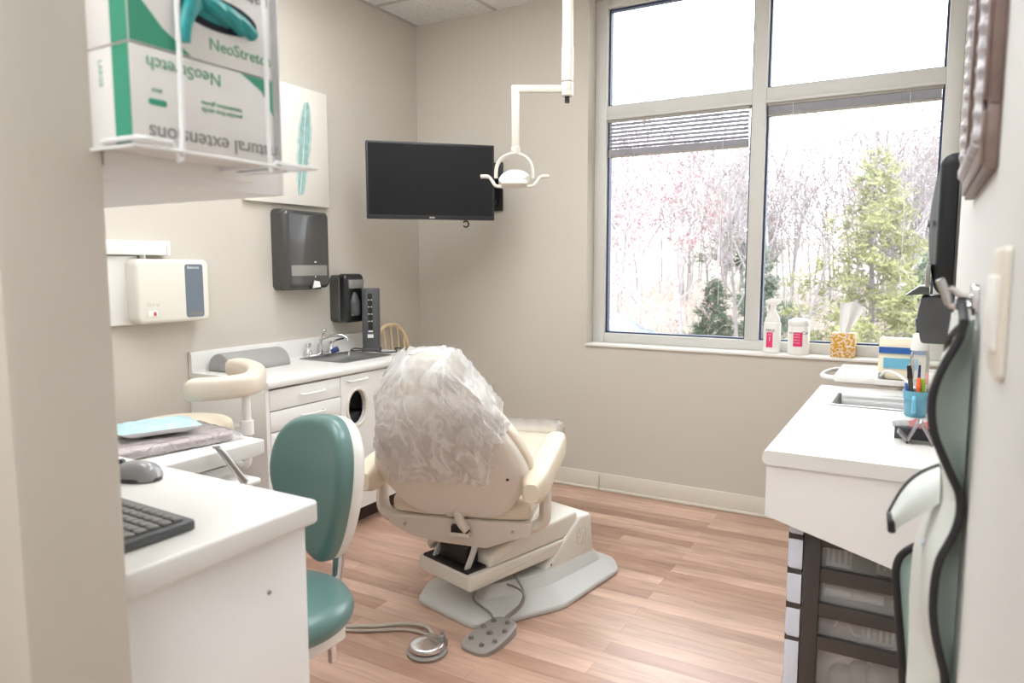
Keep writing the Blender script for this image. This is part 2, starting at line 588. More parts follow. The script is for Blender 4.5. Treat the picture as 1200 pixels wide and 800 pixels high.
    def ball(self, c, rx, ry=None, rz=None, n=20, m=12, M=I4):
        ry = rx if ry is None else ry
        rz = rx if rz is None else rz
        c = V(c)
        rs = []
        for i in range(m + 1):
            a = -PI / 2 + PI * i / m
            a = max(-PI / 2 + 0.02, min(PI / 2 - 0.02, a))
            rs.append([M @ (c + V((rx * math.cos(a) * math.cos(2 * PI * k / n), ry * math.cos(a) * math.sin(2 * PI * k / n), rz * math.sin(a)))) for k in range(n)])
        self.rings(rs)
        return self

    def grid(self, fn, nu, nv, thick=0.0, M=I4, two=True):
        """a sheet fn(u,v)->point, optionally with real thickness along its normal"""
        g = [[V(fn(i / nu, j / nv)) for i in range(nu + 1)] for j in range(nv + 1)]
        if thick <= 0:
            self.rings([[M @ p for p in row] for row in g], close=False)
            return self
        def nrm(j, i):
            a = g[j][min(i + 1, nu)] - g[j][max(i - 1, 0)]
            b = g[min(j + 1, nv)][i] - g[max(j - 1, 0)][i]
            n = a.cross(b)
            return n.normalized() if n.length > 1e-12 else V((0, 0, 1))
        bm = self.bm
        n0 = len(bm.faces)
        A = [[bm.verts.new(M @ (g[j][i] + nrm(j, i) * thick / 2)) for i in range(nu + 1)] for j in range(nv + 1)]
        B = [[bm.verts.new(M @ (g[j][i] - nrm(j, i) * thick / 2)) for i in range(nu + 1)] for j in range(nv + 1)]
        for j in range(nv):
            for i in range(nu):
                bm.faces.new((A[j][i], A[j][i + 1], A[j + 1][i + 1], A[j + 1][i]))
                bm.faces.new((B[j][i], B[j + 1][i], B[j + 1][i + 1], B[j][i + 1]))
        for i in range(nu):
            bm.faces.new((A[0][i], B[0][i], B[0][i + 1], A[0][i + 1]))
            bm.faces.new((A[nv][i], A[nv][i + 1], B[nv][i + 1], B[nv][i]))
        for j in range(nv):
            bm.faces.new((A[j][0], A[j + 1][0], B[j + 1][0], B[j][0]))
            bm.faces.new((A[j][nu], B[j][nu], B[j + 1][nu], A[j + 1][nu]))
        self._tag(n0)
        return self

    def plate_hole(self, x0, x1, y0, y1, cx, cy, rx, ry, z0, z1, M=I4, n=48):
        """a plate with one elliptic hole through it"""
        inner = [(cx + rx * math.cos(2 * PI * k / n), cy + ry * math.sin(2 * PI * k / n)) for k in range(n)]
        angs = sorted(set([2 * PI * k / n for k in range(n)]))
        outer = []
        for a in angs:
            dx, dy = math.cos(a), math.sin(a)
            t = 1e9
            if dx > 1e-9: t = min(t, (x1 - cx) / dx)
            if dx < -1e-9: t = min(t, (x0 - cx) / dx)
            if dy > 1e-9: t = min(t, (y1 - cy) / dy)
            if dy < -1e-9: t = min(t, (y0 - cy) / dy)
            outer.append([cx + dx * t, cy + dy * t])
        for qx, qy in ((x0, y0), (x1, y0), (x1, y1), (x0, y1)):   # pull the nearest sample onto each corner
            k = min(range(n), key=lambda i: (outer[i][0] - qx) ** 2 + (outer[i][1] - qy) ** 2)
            outer[k] = [qx, qy]
        rs = [[M @ V((x, y, z0)) for x, y in inner], [M @ V((x, y, z0)) for x, y in outer],
              [M @ V((x, y, z1)) for x, y in outer], [M @ V((x, y, z1)) for x, y in inner]]
        self.rings(rs, wrap=True)
        return self

    def text(self, body, size, M, depth=0.0006, align='CENTER'):
        cu = bpy.data.curves.new('lettering', 'FONT')
        cu.body = body
        cu.size = size
        cu.align_x = align
        cu.align_y = 'CENTER'
        cu.extrude = depth
        cu.resolution_u = 3
        o = bpy.data.objects.new('lettering_tmp', cu)
        COL.objects.link(o)
        dg = bpy.context.evaluated_depsgraph_get()
        me = bpy.data.meshes.new_from_object(o.evaluated_get(dg))
        me.transform(M)
        n0 = len(self.bm.faces)
        self.bm.from_mesh(me)
        self._tag(n0)
        bpy.data.objects.remove(o)
        bpy.data.curves.remove(cu)
        bpy.data.meshes.remove(me)
        return self

    def build(self, name, mats, parent=None, smooth=40, recalc=True, **tags):
        bm = self.bm
        if recalc:
            bmesh.ops.recalc_face_normals(bm, faces=bm.faces)
        me = bpy.data.meshes.new(name)
        if not isinstance(mats, (list, tuple)):
            mats = [mats]
        for m in mats:
            me.materials.append(M[m])
        o = bpy.data.objects.new(name, me)
        COL.objects.link(o)
        if parent is not None:
            root = parent
            while root.parent is not None:
                root = root.parent
            bmesh.ops.transform(bm, matrix=ROOTM[root.name].inverted(), verts=bm.verts)
            o.parent = parent
        else:
            if bm.verts:
                xs = [v.co.x for v in bm.verts]; ys = [v.co.y for v in bm.verts]; zs = [v.co.z for v in bm.verts]
                loc = V(((min(xs) + max(xs)) / 2, (min(ys) + max(ys)) / 2, min(zs)))
                bmesh.ops.translate(bm, verts=bm.verts, vec=-loc)
                o.location = loc
                ROOTM[o.name] = Matrix.Translation(loc)
        bm.to_mesh(me)
        bm.free()
        if smooth:
            me.shade_smooth()
            me.set_sharp_from_angle(angle=math.radians(smooth))
        for k, v in tags.items():
            o[k] = v
        return o

ROOTM = {}
def thing(name, label, cat, loc=(0, 0, 0), rz=0.0, group=None, kind=None):
    o = bpy.data.objects.new(name, None)
    COL.objects.link(o)
    o.empty_display_size = 0.05
    o.location = loc
    o.rotation_euler = (0, 0, rz)
    ROOTM[o.name] = Matrix.Translation(V(loc)) @ Matrix.Rotation(rz, 4, 'Z')
    o['label'] = label
    o['category'] = cat
    if group: o['group'] = group
    if kind: o['kind'] = kind
    return o

def T(o, label, cat, group=None, kind=None):
    o['label'] = label
    o['category'] = cat
    if group: o['group'] = group
    if kind: o['kind'] = kind
    return o

def copy_tree(o, parent=None):
    c = o.copy()
    COL.objects.link(c)
    if parent is not None:
        c.parent = parent
    for ch in o.children:
        copy_tree(ch, c)
    return c
# ================================================================== SETTING
BY, LX, HC = 3.985, -3.02, 2.953
def structure(mb, name, m, label, cat, **k):
    o = mb.build(name, m, **k)
    return T(o, label, cat, kind='structure')

structure(MB().box(-3.2, 0.6, -1.4, BY, -0.12, 0), 'floor', 'floor', 'warm brown wood laminate floor of the room', 'floor')
structure(MB().box(-3.2, 0.6, -1.4, 4.2, HC, HC + 0.1), 'ceiling', 'ceil', 'white speckled acoustic tile ceiling', 'ceiling')
b = MB()
for k in range(-1, 9):
    y = 3.558 - 0.61 * k
    if -1.39 < y < BY:
        b.box(LX + 0.001, 0.5, y - 0.012, y + 0.012, HC - 0.006, HC)
for k in range(-2, 6):
    x = -2.40 + 0.61 * k
    if LX < x < 0.45:
        b.box(x - 0.012, x + 0.012, -1.39, BY - 0.001, HC - 0.005, HC)
structure(b, 'trim_1', 'tbar', 'thin grid bars between the ceiling tiles', 'ceiling grid')
structure(MB().box(-3.16, LX, -1.4, 4.2, 0, HC), 'wall_left', 'wall', 'beige painted left wall behind the white cabinet', 'wall')
WX0, WX1, WZ0, WZ1 = -1.765, 0.115, 0.885, 2.925
b = MB()
b.box(LX, WX0, BY, 4.2, 0, HC); b.box(WX1, 0.36, BY, 4.2, 0, HC)
b.box(WX0, WX1, BY, 4.2, 0, WZ0); b.box(WX0, WX1, BY, 4.2, WZ1, HC)
structure(b, 'wall_back', 'wall', 'beige painted back wall around the window', 'wall')
structure(MB().box(0.22, 0.36, 1.9, 4.2, 0, HC), 'wall_right', 'wall', 'beige right wall behind the sink counter', 'wall')
structure(MB().box(0.065, 0.36, -1.4, 1.9, 0, HC), 'wall_entry_right', 'wall_lit', 'beige wall coloured as strongly lit beside the entry with hooks and a framed picture', 'wall')
structure(MB().box(-3.02, -0.925, 0.425, 0.555, 0, HC, bev=0.006), 'wall_entry_left', 'wall', 'taupe wall end at the left of the entry', 'wall')
structure(MB().box(-3.2, 0.6, -1.5, -1.4, 0, HC), 'wall_front', 'wall_hall', 'hallway wall behind the entry', 'wall')
b = MB()
b.box(WX0 + 0.001, WX1 - 0.001, 3.972, 4.2, WZ0, 0.901, bev=0.004)
structure(b, 'trim_2', 'sill', 'white window sill board', 'window sill')

def base_run(b, x0, x1):
    b.box(x0, x1, BY - 0.012, BY, 0, 0.107, bev=0.003)
    b.box(x0, x1, BY - 0.024, BY - 0.012, 0, 0.018, bev=0.006)
b = MB()
base_run(b, LX, -1.662); base_run(b, -1.659, 0.22)
structure(b, 'baseboard_back', 'trim', 'cream vinyl baseboard along the back wall', 'baseboard')
b = MB()
b.box(LX, LX + 0.012, 0.556, 2.165, 0, 0.107, bev=0.003); b.box(LX, LX + 0.012, 3.37, BY - 0.03, 0, 0.107, bev=0.003)
structure(b, 'baseboard_left', 'trim', 'cream vinyl baseboard along the left wall', 'baseboard')

# ---- window: frame, gaskets and four panes
FY0, FY1, GY = 4.088, 4.165, 4.135
XL, XM0, XM1, XR = -1.69, -0.848, -0.775, 0.045
ZB, ZT0, ZT1, ZT = 0.958, 2.243, 2.313, 2.872
win = MB()
win.box(WX0, XL, FY0, FY1, 0.901, WZ1, bev=0.004); win.box(XR, WX1, FY0, FY1, 0.901, WZ1, bev=0.004)
win.box(XL, XR, FY0, FY1, 0.901, ZB, bev=0.004); win.box(XL, XR, FY0, FY1, ZT, WZ1, bev=0.004)
win.box(XM0, XM1, FY0 - 0.004, FY1, ZB, ZT, bev=0.004)
win.box(XL, XM0, FY0, FY1, ZT0, ZT1, bev=0.004); win.box(XM1, XR, FY0, FY1, ZT0, ZT1, bev=0.004)
for x0, x1 in ((XL, XM0), (XM1, XR)):     # inner ledge of the lower lights
    win.box(x0, x1, FY0 - 0.006, FY0 + 0.012, ZT0 - 0.012, ZT0 + 0.006, bev=0.003)
window = structure(win, 'window_1', 'alu', 'large four light window with beige aluminium frame', 'window')
gk = MB()
for x0, x1 in ((XL, XM0), (XM1, XR)):
    for z0, z1 in ((ZB, ZT0), (ZT1, ZT)):
        g = 0.011
        gk.box(x0, x0 + g, GY - 0.02, GY + 0.02, z0, z1); gk.box(x1 - g, x1, GY - 0.02, GY + 0.02, z0, z1)
        gk.box(x0 + g, x1 - g, GY - 0.02, GY + 0.02, z0, z0 + g * 0.8); gk.box(x0 + g, x1 - g, GY - 0.02, GY + 0.02, z1 - g, z1)
gk.build('gasket', 'gasket', window, label='dark navy glazing gaskets')
for x0, x1 in ((XL, XM0), (XM1, XR)):
    for z0, z1 in ((ZB, ZT0), (ZT1, ZT)):
        MB().box(x0 + 0.004, x1 - 0.004, GY - 0.003, GY + 0.003, z0 + 0.004, z1 - 0.004).build('pane', 'glass', window)

# ---- blinds in the two lower lights
def blind(x0, x1, zb, nsl, name_label):
    yb = 4.106
    t = thing('window_blind', name_label, 'blind', ((x0 + x1) / 2, yb, zb))
    MB().box(x0, x1, yb - 0.014, yb + 0.014, ZT0 - 0.026, ZT0 - 0.001, bev=0.002).build('head_rail', 'blind_rail', t)
    s = MB()
    zs = ZT0 - 0.03
    stack = 0.034 if nsl else 0.040
    zst = zb + 0.012
    if nsl:
        pitch = (zs - (zst + stack)) / nsl
        for k in range(nsl):
            z = zst + stack + pitch * (k + 0.5)
            def fn(u, v, z=z):
                a = (u - 0.5)
                return (x0 + 0.006 + (x1 - x0 - 0.012) * v, yb + a * 0.022, z - a * 0.011 + 0.003 * (1 - 4 * a * a))
            s.grid(fn, 4, 1, 0.0012)
    n = 9
    for k in range(n):
        z = zst + stack * (k + 0.5) / n
        s.box(x0 + 0.006, x1 - 0.006, yb - 0.013, yb + 0.013, z - 0.0012, z + 0.0012)
    s.build('slats', 'blind', t)
    MB().box(x0 + 0.004, x1 - 0.004, yb - 0.014, yb + 0.014, zb, zb + 0.011, bev=0.002).build('bottom_rail', 'blind_rail', t)
    for fx in (0.2, 0.78):
        c = MB()
        x = x0 + (x1 - x0) * fx
        for dy in (-0.0145, 0.0145):
            c.cyl((x, yb + dy, zb), (x, yb + dy, ZT0 - 0.01), 0.0009, n=6)
        c.box(x - 0.008, x + 0.008, yb - 0.017, yb - 0.0145, zb - 0.004, zb + 0.016)
        c.build('ladder_cord', 'blind_rail', t)
    xc = x0 + (x1 - x0) * (0.83 if nsl else 0.16)
    MB().tube([(xc, yb - 0.017, ZT0 - 0.02), (xc + 0.002, yb - 0.018, 1.7), (xc, yb - 0.018, 1.15)], 0.0014, 6, 6).build('pull_cord', 'cord_white', t)
    xc = x0 + (x1 - x0) * (0.14 if nsl else 0.83)
    MB().cyl((xc, yb - 0.017, ZT0 - 0.02), (xc, yb - 0.017, 1.25), 0.003, n=6).build('tilt_wand', 'clear', t)
    return t
blind(XL + 0.008, XM0 - 0.012, 2.012, 7, 'half lowered slatted blind in the left light of the window')
blind(XM1 + 0.006, XR - 0.006, 2.162, 0, 'fully raised slatted blind in the right light of the window')

# ---- ceiling troffers (above and behind the view)
def troffer(x, y, sx, sy, label):
    t = thing('ceiling_light', label, 'ceiling light', (x, y, HC - 0.03), 0)
    f = MB()
    f.box(x - sx / 2 - 0.02, x + sx / 2 + 0.02, y - sy / 2 - 0.02, y - sy / 2, HC - 0.025, HC - 0.0065)
    f.box(x - sx / 2 - 0.02, x + sx / 2 + 0.02, y + sy / 2, y + sy / 2 + 0.02, HC - 0.025, HC - 0.0065)
    f.box(x - sx / 2 - 0.02, x - sx / 2, y - sy / 2, y + sy / 2, HC - 0.025, HC - 0.0065)
    f.box(x + sx / 2, x + sx / 2 + 0.02, y - sy / 2, y + sy / 2, HC - 0.025, HC - 0.0065)
    f.build('frame', 'white_plas', t)
    MB().box(x - sx / 2, x + sx / 2, y - sy / 2, y + sy / 2, HC - 0.018, HC - 0.0065).build('diffuser', 'fluor_hall_fill' if y < 0 else 'fluor', t)
LIGHTS = [(-2.0, 1.05, 1.2, 0.58, 'fluorescent ceiling light nearest the entry side of the room'),
          (-2.0, 2.45, 1.2, 0.58, 'fluorescent ceiling light above the dental chair'),
          (-0.62, 2.2, 0.58, 1.2, 'fluorescent ceiling light in front of the window counter'),
          (-0.55, -0.98, 1.15, 0.58, 'unseen hallway ceiling light placed as fill for the chair back')]  # unseen hallway light, moved and boosted as fill on the chair back
for a in LIGHTS:
    troffer(*a)

# ================================================================== DESK BY THE ENTRY
DZ = 0.94
t = thing('computer_desk', 'white laminate desk with thick top at the left of the entry', 'desk', (-1.75, 0.75, 0))
b = MB()
pts = round_poly([(-2.95, 0.557), (-0.945, 0.557), (-0.945, 0.937), (-2.95, 0.937)], 0.018, 4)
b.slab(pts, DZ - 0.042, DZ, 0.006, 0.006, 3)
b.build('desk_top', 'white_lam', t)
b = MB()
b.box(-0.986, -0.966, 0.558, 0.918, 0, DZ - 0.042, bev=0.0015)
b.build('end_panel', 'white_cab', t)
MB().cyl((-0.967, 0.83, 0.80), (-0.9645, 0.83, 0.80), 0.004, n=12).build('screw_cap', 'letter_grey', t)
MB().box(-2.95, -0.986, 0.558, 0.572, 0.35, DZ - 0.042).build('back_panel', 'white_cab', t)

# keyboard
kb = thing('keyboard', 'dark grey computer keyboard lying on the white desk', 'keyboard', (-1.22, 0.66, DZ))
KM = frame((-1.012, 0.727, DZ), (-1, 0, 0), (-0.06, -0.998, 0), (0, 0, 1))     # local a runs to -x, b towards the wall
KM = frame((-1.012, 0.727, DZ), V((-0.999, 0.03, 0)), V((-0.03, -0.999, 0)), V((0, 0, 1)))
b = MB()
b.slab(round_poly([(0, 0), (0.44, 0), (0.44, 0.145), (0, 0.145)], 0.008), 0.002, 0.0175, 0.004, 0.002, 3, KM)
b.build('case', 'kb', kb)
b = MB()
for r in range(6):
    for c in range(21):
        a0 = 0.012 + c * 0.0198
        b0 = 0.014 + r * 0.0205
        b.box(a0, a0 + 0.016, b0, b0 + 0.0168, 0.017, 0.023, bev=0.002, seg=1, M=KM)
b.build('keys', 'key', kb)
# mouse
ms = thing('computer_mouse', 'grey wireless computer mouse on the desk behind the keyboard', 'mouse', (-1.365, 0.845, DZ))
MM = frame((-1.362, 0.845, DZ), V((0.93, 0.36, 0)), V((-0.36, 0.93, 0)), V((0, 0, 1)))
b = MB()
prof = []
for i in range(17):
    s = -1 + 2 * i / 16
    w = 0.031 * math.sqrt(max(0.0, 1 - abs(s) ** 3.2)) * (1 - 0.12 * math.cos(s * 2.4)) + 0.0008
    h = 0.037 * math.sqrt(max(0.0, 1 - abs(s) ** 2.6)) * (1 + 0.12 * s) + 0.0015
    prof.append([MM @ V((s * 0.055, w * math.cos(a), 0.003 + (h - 0.003) * max(0.0, math.sin(a)) ** 0.75)) for a in [PI * k / 14 for k in range(15)] + []])
b.rings(prof)
b.build('body', 'mouse', ms)
b = MB()
b.slab(ellipse(0, 0, 0.056, 0.0325), 0.0005, 0.008, 0.003, 0.002, 2, MM)
b.build('base', 'mouse_dk', ms)
MB().cyl(MM @ V((-0.03, -0.004, 0.033)), MM @ V((-0.03, 0.004, 0.033)), 0.008, n=16).build('scroll_wheel', 'mouse_dk', ms)

# ================================================================== UPPER CABINET + GLOVE RACK
uc = thing('wall_cabinet', 'white wall cabinet hung above the desk at the entry', 'cabinet', (-1.8, 0.70, 1.485))
b = MB()
b.box(-2.95, -0.938, 0.557, 0.858, 1.485, 2.25, bev=0.001)
b.build('body', 'white_cab', uc)
for k in range(4):
    x1 = -0.945 - k * 0.5
    d = MB().box(x1 - 0.49, x1, 0.8585, 0.875, 1.488, 2.247, bev=0.002).build('door', 'white_cab', uc)
    MB().tube([(x1 - 0.44 if k % 2 else x1 - 0.05, 0.876, 1.54), (x1 - 0.44 if k % 2 else x1 - 0.05, 0.89, 1.55), (x1 - 0.44 if k % 2 else x1 - 0.05, 0.89, 1.63), (x1 - 0.44 if k % 2 else x1 - 0.05, 0.876, 1.64)], 0.005, 8, 4).build('handle', 'white_plas', d)

GX0, GX1, GYA, GYB = -0.926, -0.84, 0.543, 0.762     # boxes: back, front, near, far
rack = thing('glove_box_rack', 'white wire rack holding glove boxes on the cabinet end', 'rack', (-0.88, 0.64, 1.51))
b = MB()
b.box(-0.9375, -0.9315, 0.56, 0.80, 1.5, 2.0, bev=0.002)
b.build('back_plate', 'white_plas', rack)
b = MB()
b.tube([(-0.932, 0.54, 1.516), (-0.836, 0.54, 1.514), (-0.828, 0.552, 1.514), (-0.826, 0.77, 1.512), (-0.932, 0.785, 1.512)], 0.0022, 8, 4)
b.tube([(-0.932, 0.74, 1.513), (-0.834, 0.74, 1.513)], 0.0022, 8)
b.build('bottom_shelf', 'wire', rack)
w = MB()
w.tube([(-0.90, 0.54, 1.524), (-0.832, 0.545, 1.524), (-0.829, 0.585, 1.524), (-0.829, 0.602, 1.537), (-0.829, 0.602, 2.0)], 0.0035, 8, 4)
w.build('wire_loop', 'wire', rack)
w = MB()
w.tube([(-0.90, 0.80, 1.517), (-0.80, 0.80, 1.514), (-0.80, 0.785, 1.514), (-0.826, 0.752, 1.52), (-0.829, 0.742, 1.545), (-0.829, 0.742, 2.0)], 0.0032, 8, 3)
w.build('wire_loop', 'wire', rack)
w = MB()
w.box(-0.93, -0.835, 0.7665, 0.7695, 1.512, 1.95)
w.build('side_panel', 'clear', rack)

def glove_box(z0, label, opening):
    t = thing('glove_box', label, 'box', ((GX0 + GX1) / 2, 0.64, z0))
    z1 = z0 + 0.119
    MB().box(GX0, GX1, GYA, GYB, z0, z1, bev=0.0015).build('carton', 'box_white', t)
    WM = wallx(GX1)
    WN = wall_my(GYA)
    g = MB()
    g.box(GX1 - 0.034, GX1 - 0.001, z0 + 0.001, z1 - 0.001, 0.0002, 0.0008, M=WN)
    g.build('green_band', 'box_green', t, label='green edge band of the carton')
    g = MB()
    if opening:
        q = [(GYA + 0.024, z0 + 0.045), (GYA + 0.024, z0 + 0.001), (GYA + 0.098, z0 + 0.001)]
        q = [(GYA + 0.001, z0 + 0.001), (GYA + 0.085, z0 + 0.001), (GYA + 0.045, z0 + 0.026), (GYA + 0.001, z0 + 0.07)]
        g.slab(q, 0, 0.0006, M=WM)
    else:
        g.slab([(GYB - 0.001, z1 - 0.05), (GYB - 0.001, z1 - 0.001), (GYB - 0.055, z1 - 0.001), (GYB - 0.02, z1 - 0.018)], 0, 0.0006, M=WM)
    g.build('green_corner', 'box_green', t, label='green corner of the carton')
    def tm(y, z, up=True):
        s = 1 if up else -1
        return frame((GX1 + 0.0007, y, z), (0, s, 0), (0, 0, s), (1, 0, 0))
    if opening:
        MB().slab(ellipse(0.672, z0 + 0.065, 0.064, 0.022), 0.0002, 0.0012, M=WM).build('opening', 'hole_navy', t, label='dark oval dispensing opening')
        MB().text('natural extensions', 0.027, tm(GYA + 0.115, z1 - 0.016, False), 0.0003).build('lettering', 'letter_grey', t, label='grey upside down lettering')
        MB().text('NeoStretch', 0.022, tm(GYA + 0.165, z0 + 0.024, True), 0.0003).build('lettering', 'letter_green', t, label='green lettering')
    else:
        MB().text('natural extensions', 0.0275, tm(GYA + 0.122, z0 + 0.017, False), 0.0003).build('lettering', 'letter_grey', t, label='grey upside down lettering')
        MB().text('NeoStretch', 0.023, tm(GYA + 0.075, z1 - 0.018, False), 0.0003).build('lettering', 'letter_green', t, label='green upside down lettering')
        MB().text('powder-free nitrile\nexamination gloves', 0.0085, tm(GYA + 0.13, z0 + 0.062, False), 0.0003).build('lettering', 'letter_green', t)
        MB().text('aloe', 0.009, tm(GYA + 0.034, z0 + 0.068, False), 0.0002).build('lettering', 'letter_green', t)
        g = MB().slab(rrect(GYA + 0.022, GYA + 0.047, z0 + 0.05, z0 + 0.058, 0.004), 0, 0.0005, M=WM)
        g.build('size_badge', 'box_green', t)
        MB().text('LARGE', 0.011, frame((GX1 - 0.06, GYA - 0.0002, z1 - 0.03), (0, 0, -1), (1, 0, 0), (0, -1, 0)), 0.0003).build('lettering', 'letter_green', t)
    return t
glove_box(1.518, 'lower white and green glove carton in the wire rack, placed upside down', False)
glove_box(1.639, 'upper glove carton with oval opening and a teal glove pulled half out', True)
# the glove that hangs out of the upper box
g = MB()
zc = 1.704
g.ball((GX1 - 0.004, 0.672, zc + 0.002), 0.012, 0.05, 0.017, 24, 14)
g.tube([(GX1 + 0.002, 0.638, zc + 0.01), (GX1 + 0.012, 0.622, zc - 0.006), (GX1 + 0.013, 0.612, zc - 0.03), (GX1 + 0.011, 0.612, zc - 0.052)], lambda t: 0.013 - 0.006 * t, 10, 4)
for k, (dy, dz, r) in enumerate(((0.092, 0.01, 0.010), (0.115, 0.003, 0.011), (0.138, -0.002, 0.011), (0.155, -0.005, 0.009))):
    g.tube([(GX1 + 0.004, GYA + dy - 0.02, zc + dz + 0.01), (GX1 + 0.012, GYA + dy, zc + dz + 0.002), (GX1 + 0.004, GYA + dy + 0.028, zc + dz - 0.008)], r, 8, 4)
T(g.build('rubber_glove', 'glove'), 'crumpled teal rubber glove hanging out of the upper carton', 'glove')

# ================================================================== LEFT WALL: picture, dispensers, control box
p = thing('wall_picture', 'cream canvas with a teal feather on the left wall', 'picture', (LX, 2.81, 1.70))
MB().box(2.515, 3.105, 1.70, 2.335, 0.001, 0.03, bev=0.003, M=wallx(LX)).build('canvas', 'canvas', p)
f = MB()
WM = wallx(LX + 0.0305)
n = 26
L_, R_ = [], []
random.seed(5)
for i in range(n + 1):
    s = i / n
    w = 0.068 * (math.sin(PI * min(1, s * 0.93 + 0.05)) ** 0.45) * (0.75 + 0.25 * s)
    z = 1.76 + 0.505 * s
    yc = 2.885 + 0.06 * s
    L_.append((yc - w * (0.85 + random.uniform(-0.12, 0.06)), z - 0.01)); R_.append((yc + w * (0.95 + random.uniform(-0.06, 0.05)), z))
f.slab(R_ + L_[::-1], 0, 0.0006, M=WM)
M['feather'] = mat('feather_teal', (200, 212, 206), 0.7, var=0.12, vscale=30)
M['feather_core'] = mat('feather_core_teal', (150, 186, 182), 0.7, var=0.2, vscale=26)
f.build('feather', 'feather', p, label='soft teal feather print')
f = MB()
f.slab([(2.8875 + 0.06 * (z_ - 1.76) / 0.505 + (y_ - 2.8875 - 0.06 * (z_ - 1.76) / 0.505) * 0.7, z_) for y_, z_ in (R_ + L_[::-1])], 0.0006, 0.001, M=WM)
f.build('feather_core', 'feather_core', p, label='deeper teal middle of the feather')
MB().tube([WM @ V((2.875, 1.735, 0.001)), WM @ V((2.90, 1.88, 0.001)), WM @ V((2.925, 2.08, 0.001)), WM @ V((2.94, 2.255, 0.001))], 0.0016, 6, 4).build('quill', 'canvas', p)

t = thing('paper_towel_dispenser', 'smoky grey paper towel dispenser on the left wall under the picture', 'dispenser', (LX, 2.85, 1.237))
WM = wallx(LX + 0.001)
MB().slab(rrect(2.695, 3.015, 1.237, 1.672, 0.03), 0, 0.05, 0.004, 0, 2, WM).build('back_shell', 'soap_shell', t)
b = MB()
b.slab(rrect(2.69, 3.018, 1.245, 1.668, 0.035), 0.05, 0.112, 0.028, 0, 5, WM)
b.build('front_cover', 'smoke', t)
b = MB()
b.slab(rrect(2.725, 2.985, 1.315, 1.372, 0.004), 0.1119, 0.1126, 0, 0, 1, WM)
b.build('towel_window', 'smoke_lt', t, label='lighter window strip showing the towel stack')
b = MB()
b.slab([(2.862, 1.240), (2.938, 1.240), (2.932, 1.28), (2.915, 1.292), (2.885, 1.292), (2.868, 1.28)], 0.1, 0.1135, 0, 0, 1, WM)
b.build('paper_slot', 'black_gloss', t)
b = MB()
b.slab([(2.872, 1.247), (2.93, 1.252), (2.922, 1.282), (2.885, 1.288)], 0.113, 0.117, 0, 0, 1, WM)
b.build('paper_tip', 'tissue', t)
MB().box(2.893, 2.905, 1.386, 1.393, 0.1115, 0.1135, M=WM).build('lock_mark', 'letter_white', t)
MB().box(2.893, 2.899, 1.306, 1.312, 0.1115, 0.1135, M=WM).build('lock_mark', 'letter_white', t)

t = thing('soap_dispenser', 'black soap dispenser on the left wall beside the corner', 'dispenser', (LX, 3.16, 1.035))
MB().slab(rrect(3.118, 3.29, 1.035, 1.315, 0.03), 0.0, 0.075, 0.012, 0, 3, WM).build('back_shell', 'soap_shell', t)
b = MB()
b.slab(rrect(3.124, 3.29, 1.035, 1.322, 0.03), 0.06, 0.118, 0.022, 0, 4, WM)
b.build('front_cover', 'black_gloss', t)
b = MB()
b.slab([(3.15, 1.235), (3.265, 1.235), (3.275, 1.262), (3.275, 1.288), (3.145, 1.288)], 0.116, 0.126, 0.004, 0, 2, WM)
b.build('lever_bar', 'smoke_lt', t)
b = MB()
b.lathe([(0.012, 0), (0.02, 0.015), (0.034, 0.05), (0.038, 0.07), (0.038, 0.13)], frame((LX + 0.11, 3.20, 1.215), (0, 1, 0), (1, 0, 0), (0, 0, -1)), 20)
b.build('soap_bottle', 'dk_grey', t)
MB().slab(rrect(3.165, 3.235, 1.075, 1.15, 0.012), 0.117, 0.1215, 0.002, 0, 2, WM).build('label_plate', 'grey_vinyl', t)

t = thing('control_box', 'cream wall control box with dark slate panel on the left wall', 'control box', (LX, 2.04, 1.115))
b = MB()
b.slab(rrect(1.862, 2.225, 1.115, 1.398, 0.028), 0.0, 0.104, 0.018, 0, 4, WM)
b.build('housing', 'cream', t)
MB().slab(rrect(2.095, 2.188, 1.134, 1.376, 0.012), 0.1038, 0.1052, 0, 0, 1, WM).build('slate_panel', 'slate', t)
MB().text('Belmont', 0.018, frame((LX + 0.1064, 2.138, 1.361), (0, 1, 0), (0, 0, 1), (1, 0, 0)), 0.0003).build('lettering', 'letter_white', t)
MB().text('Belray', 0.024, frame((LX + 0.1053, 1.935, 1.2), (0, 1, 0), (0, 0, 1), (1, 0, 0)), 0.0003).build('lettering', 'letter_pale', t, label='pale embossed lettering')
MB().box(2.107, 2.175, 1.144, 1.156, 0.1052, 0.1058, M=WM).build('indicator_strip', 'smoke_lt', t)
b = MB().slab(rrect(1.905, 1.952, 1.147, 1.172, 0.003), 0.1038, 0.1075, 0.001, 0, 2, WM)
b.build('power_switch', 'white_plas', t)
MB().box(1.932, 1.944, 1.151, 1.168, 0.1075, 0.109, M=WM).build('rocker', 'red', t)

t = thing('wall_arm_mount', 'white wall plate and arm bracket beside the cream control box', 'wall bracket', (LX, 1.75, 1.11))
MB().slab(rrect(1.50, 1.92, 1.112, 1.412, 0.006), 0, 0.03, 0.004, 0, 2, WM).build('wall_plate', 'white_plas', t)
b = MB()
b.box(1.45, 2.045, 1.416, 1.478, 0.0, 0.055, bev=0.003, M=WM)
b.box(2.047, 2.062, 1.414, 1.480, 0.0, 0.058, bev=0.003, M=WM)
b.build('arm_rail', 'white_plas', t)
MB().cyl((LX + 0.05, 1.93, 1.399), (LX + 0.05, 1.93, 1.417), 0.014, n=16).build('pivot', 'steel', t)

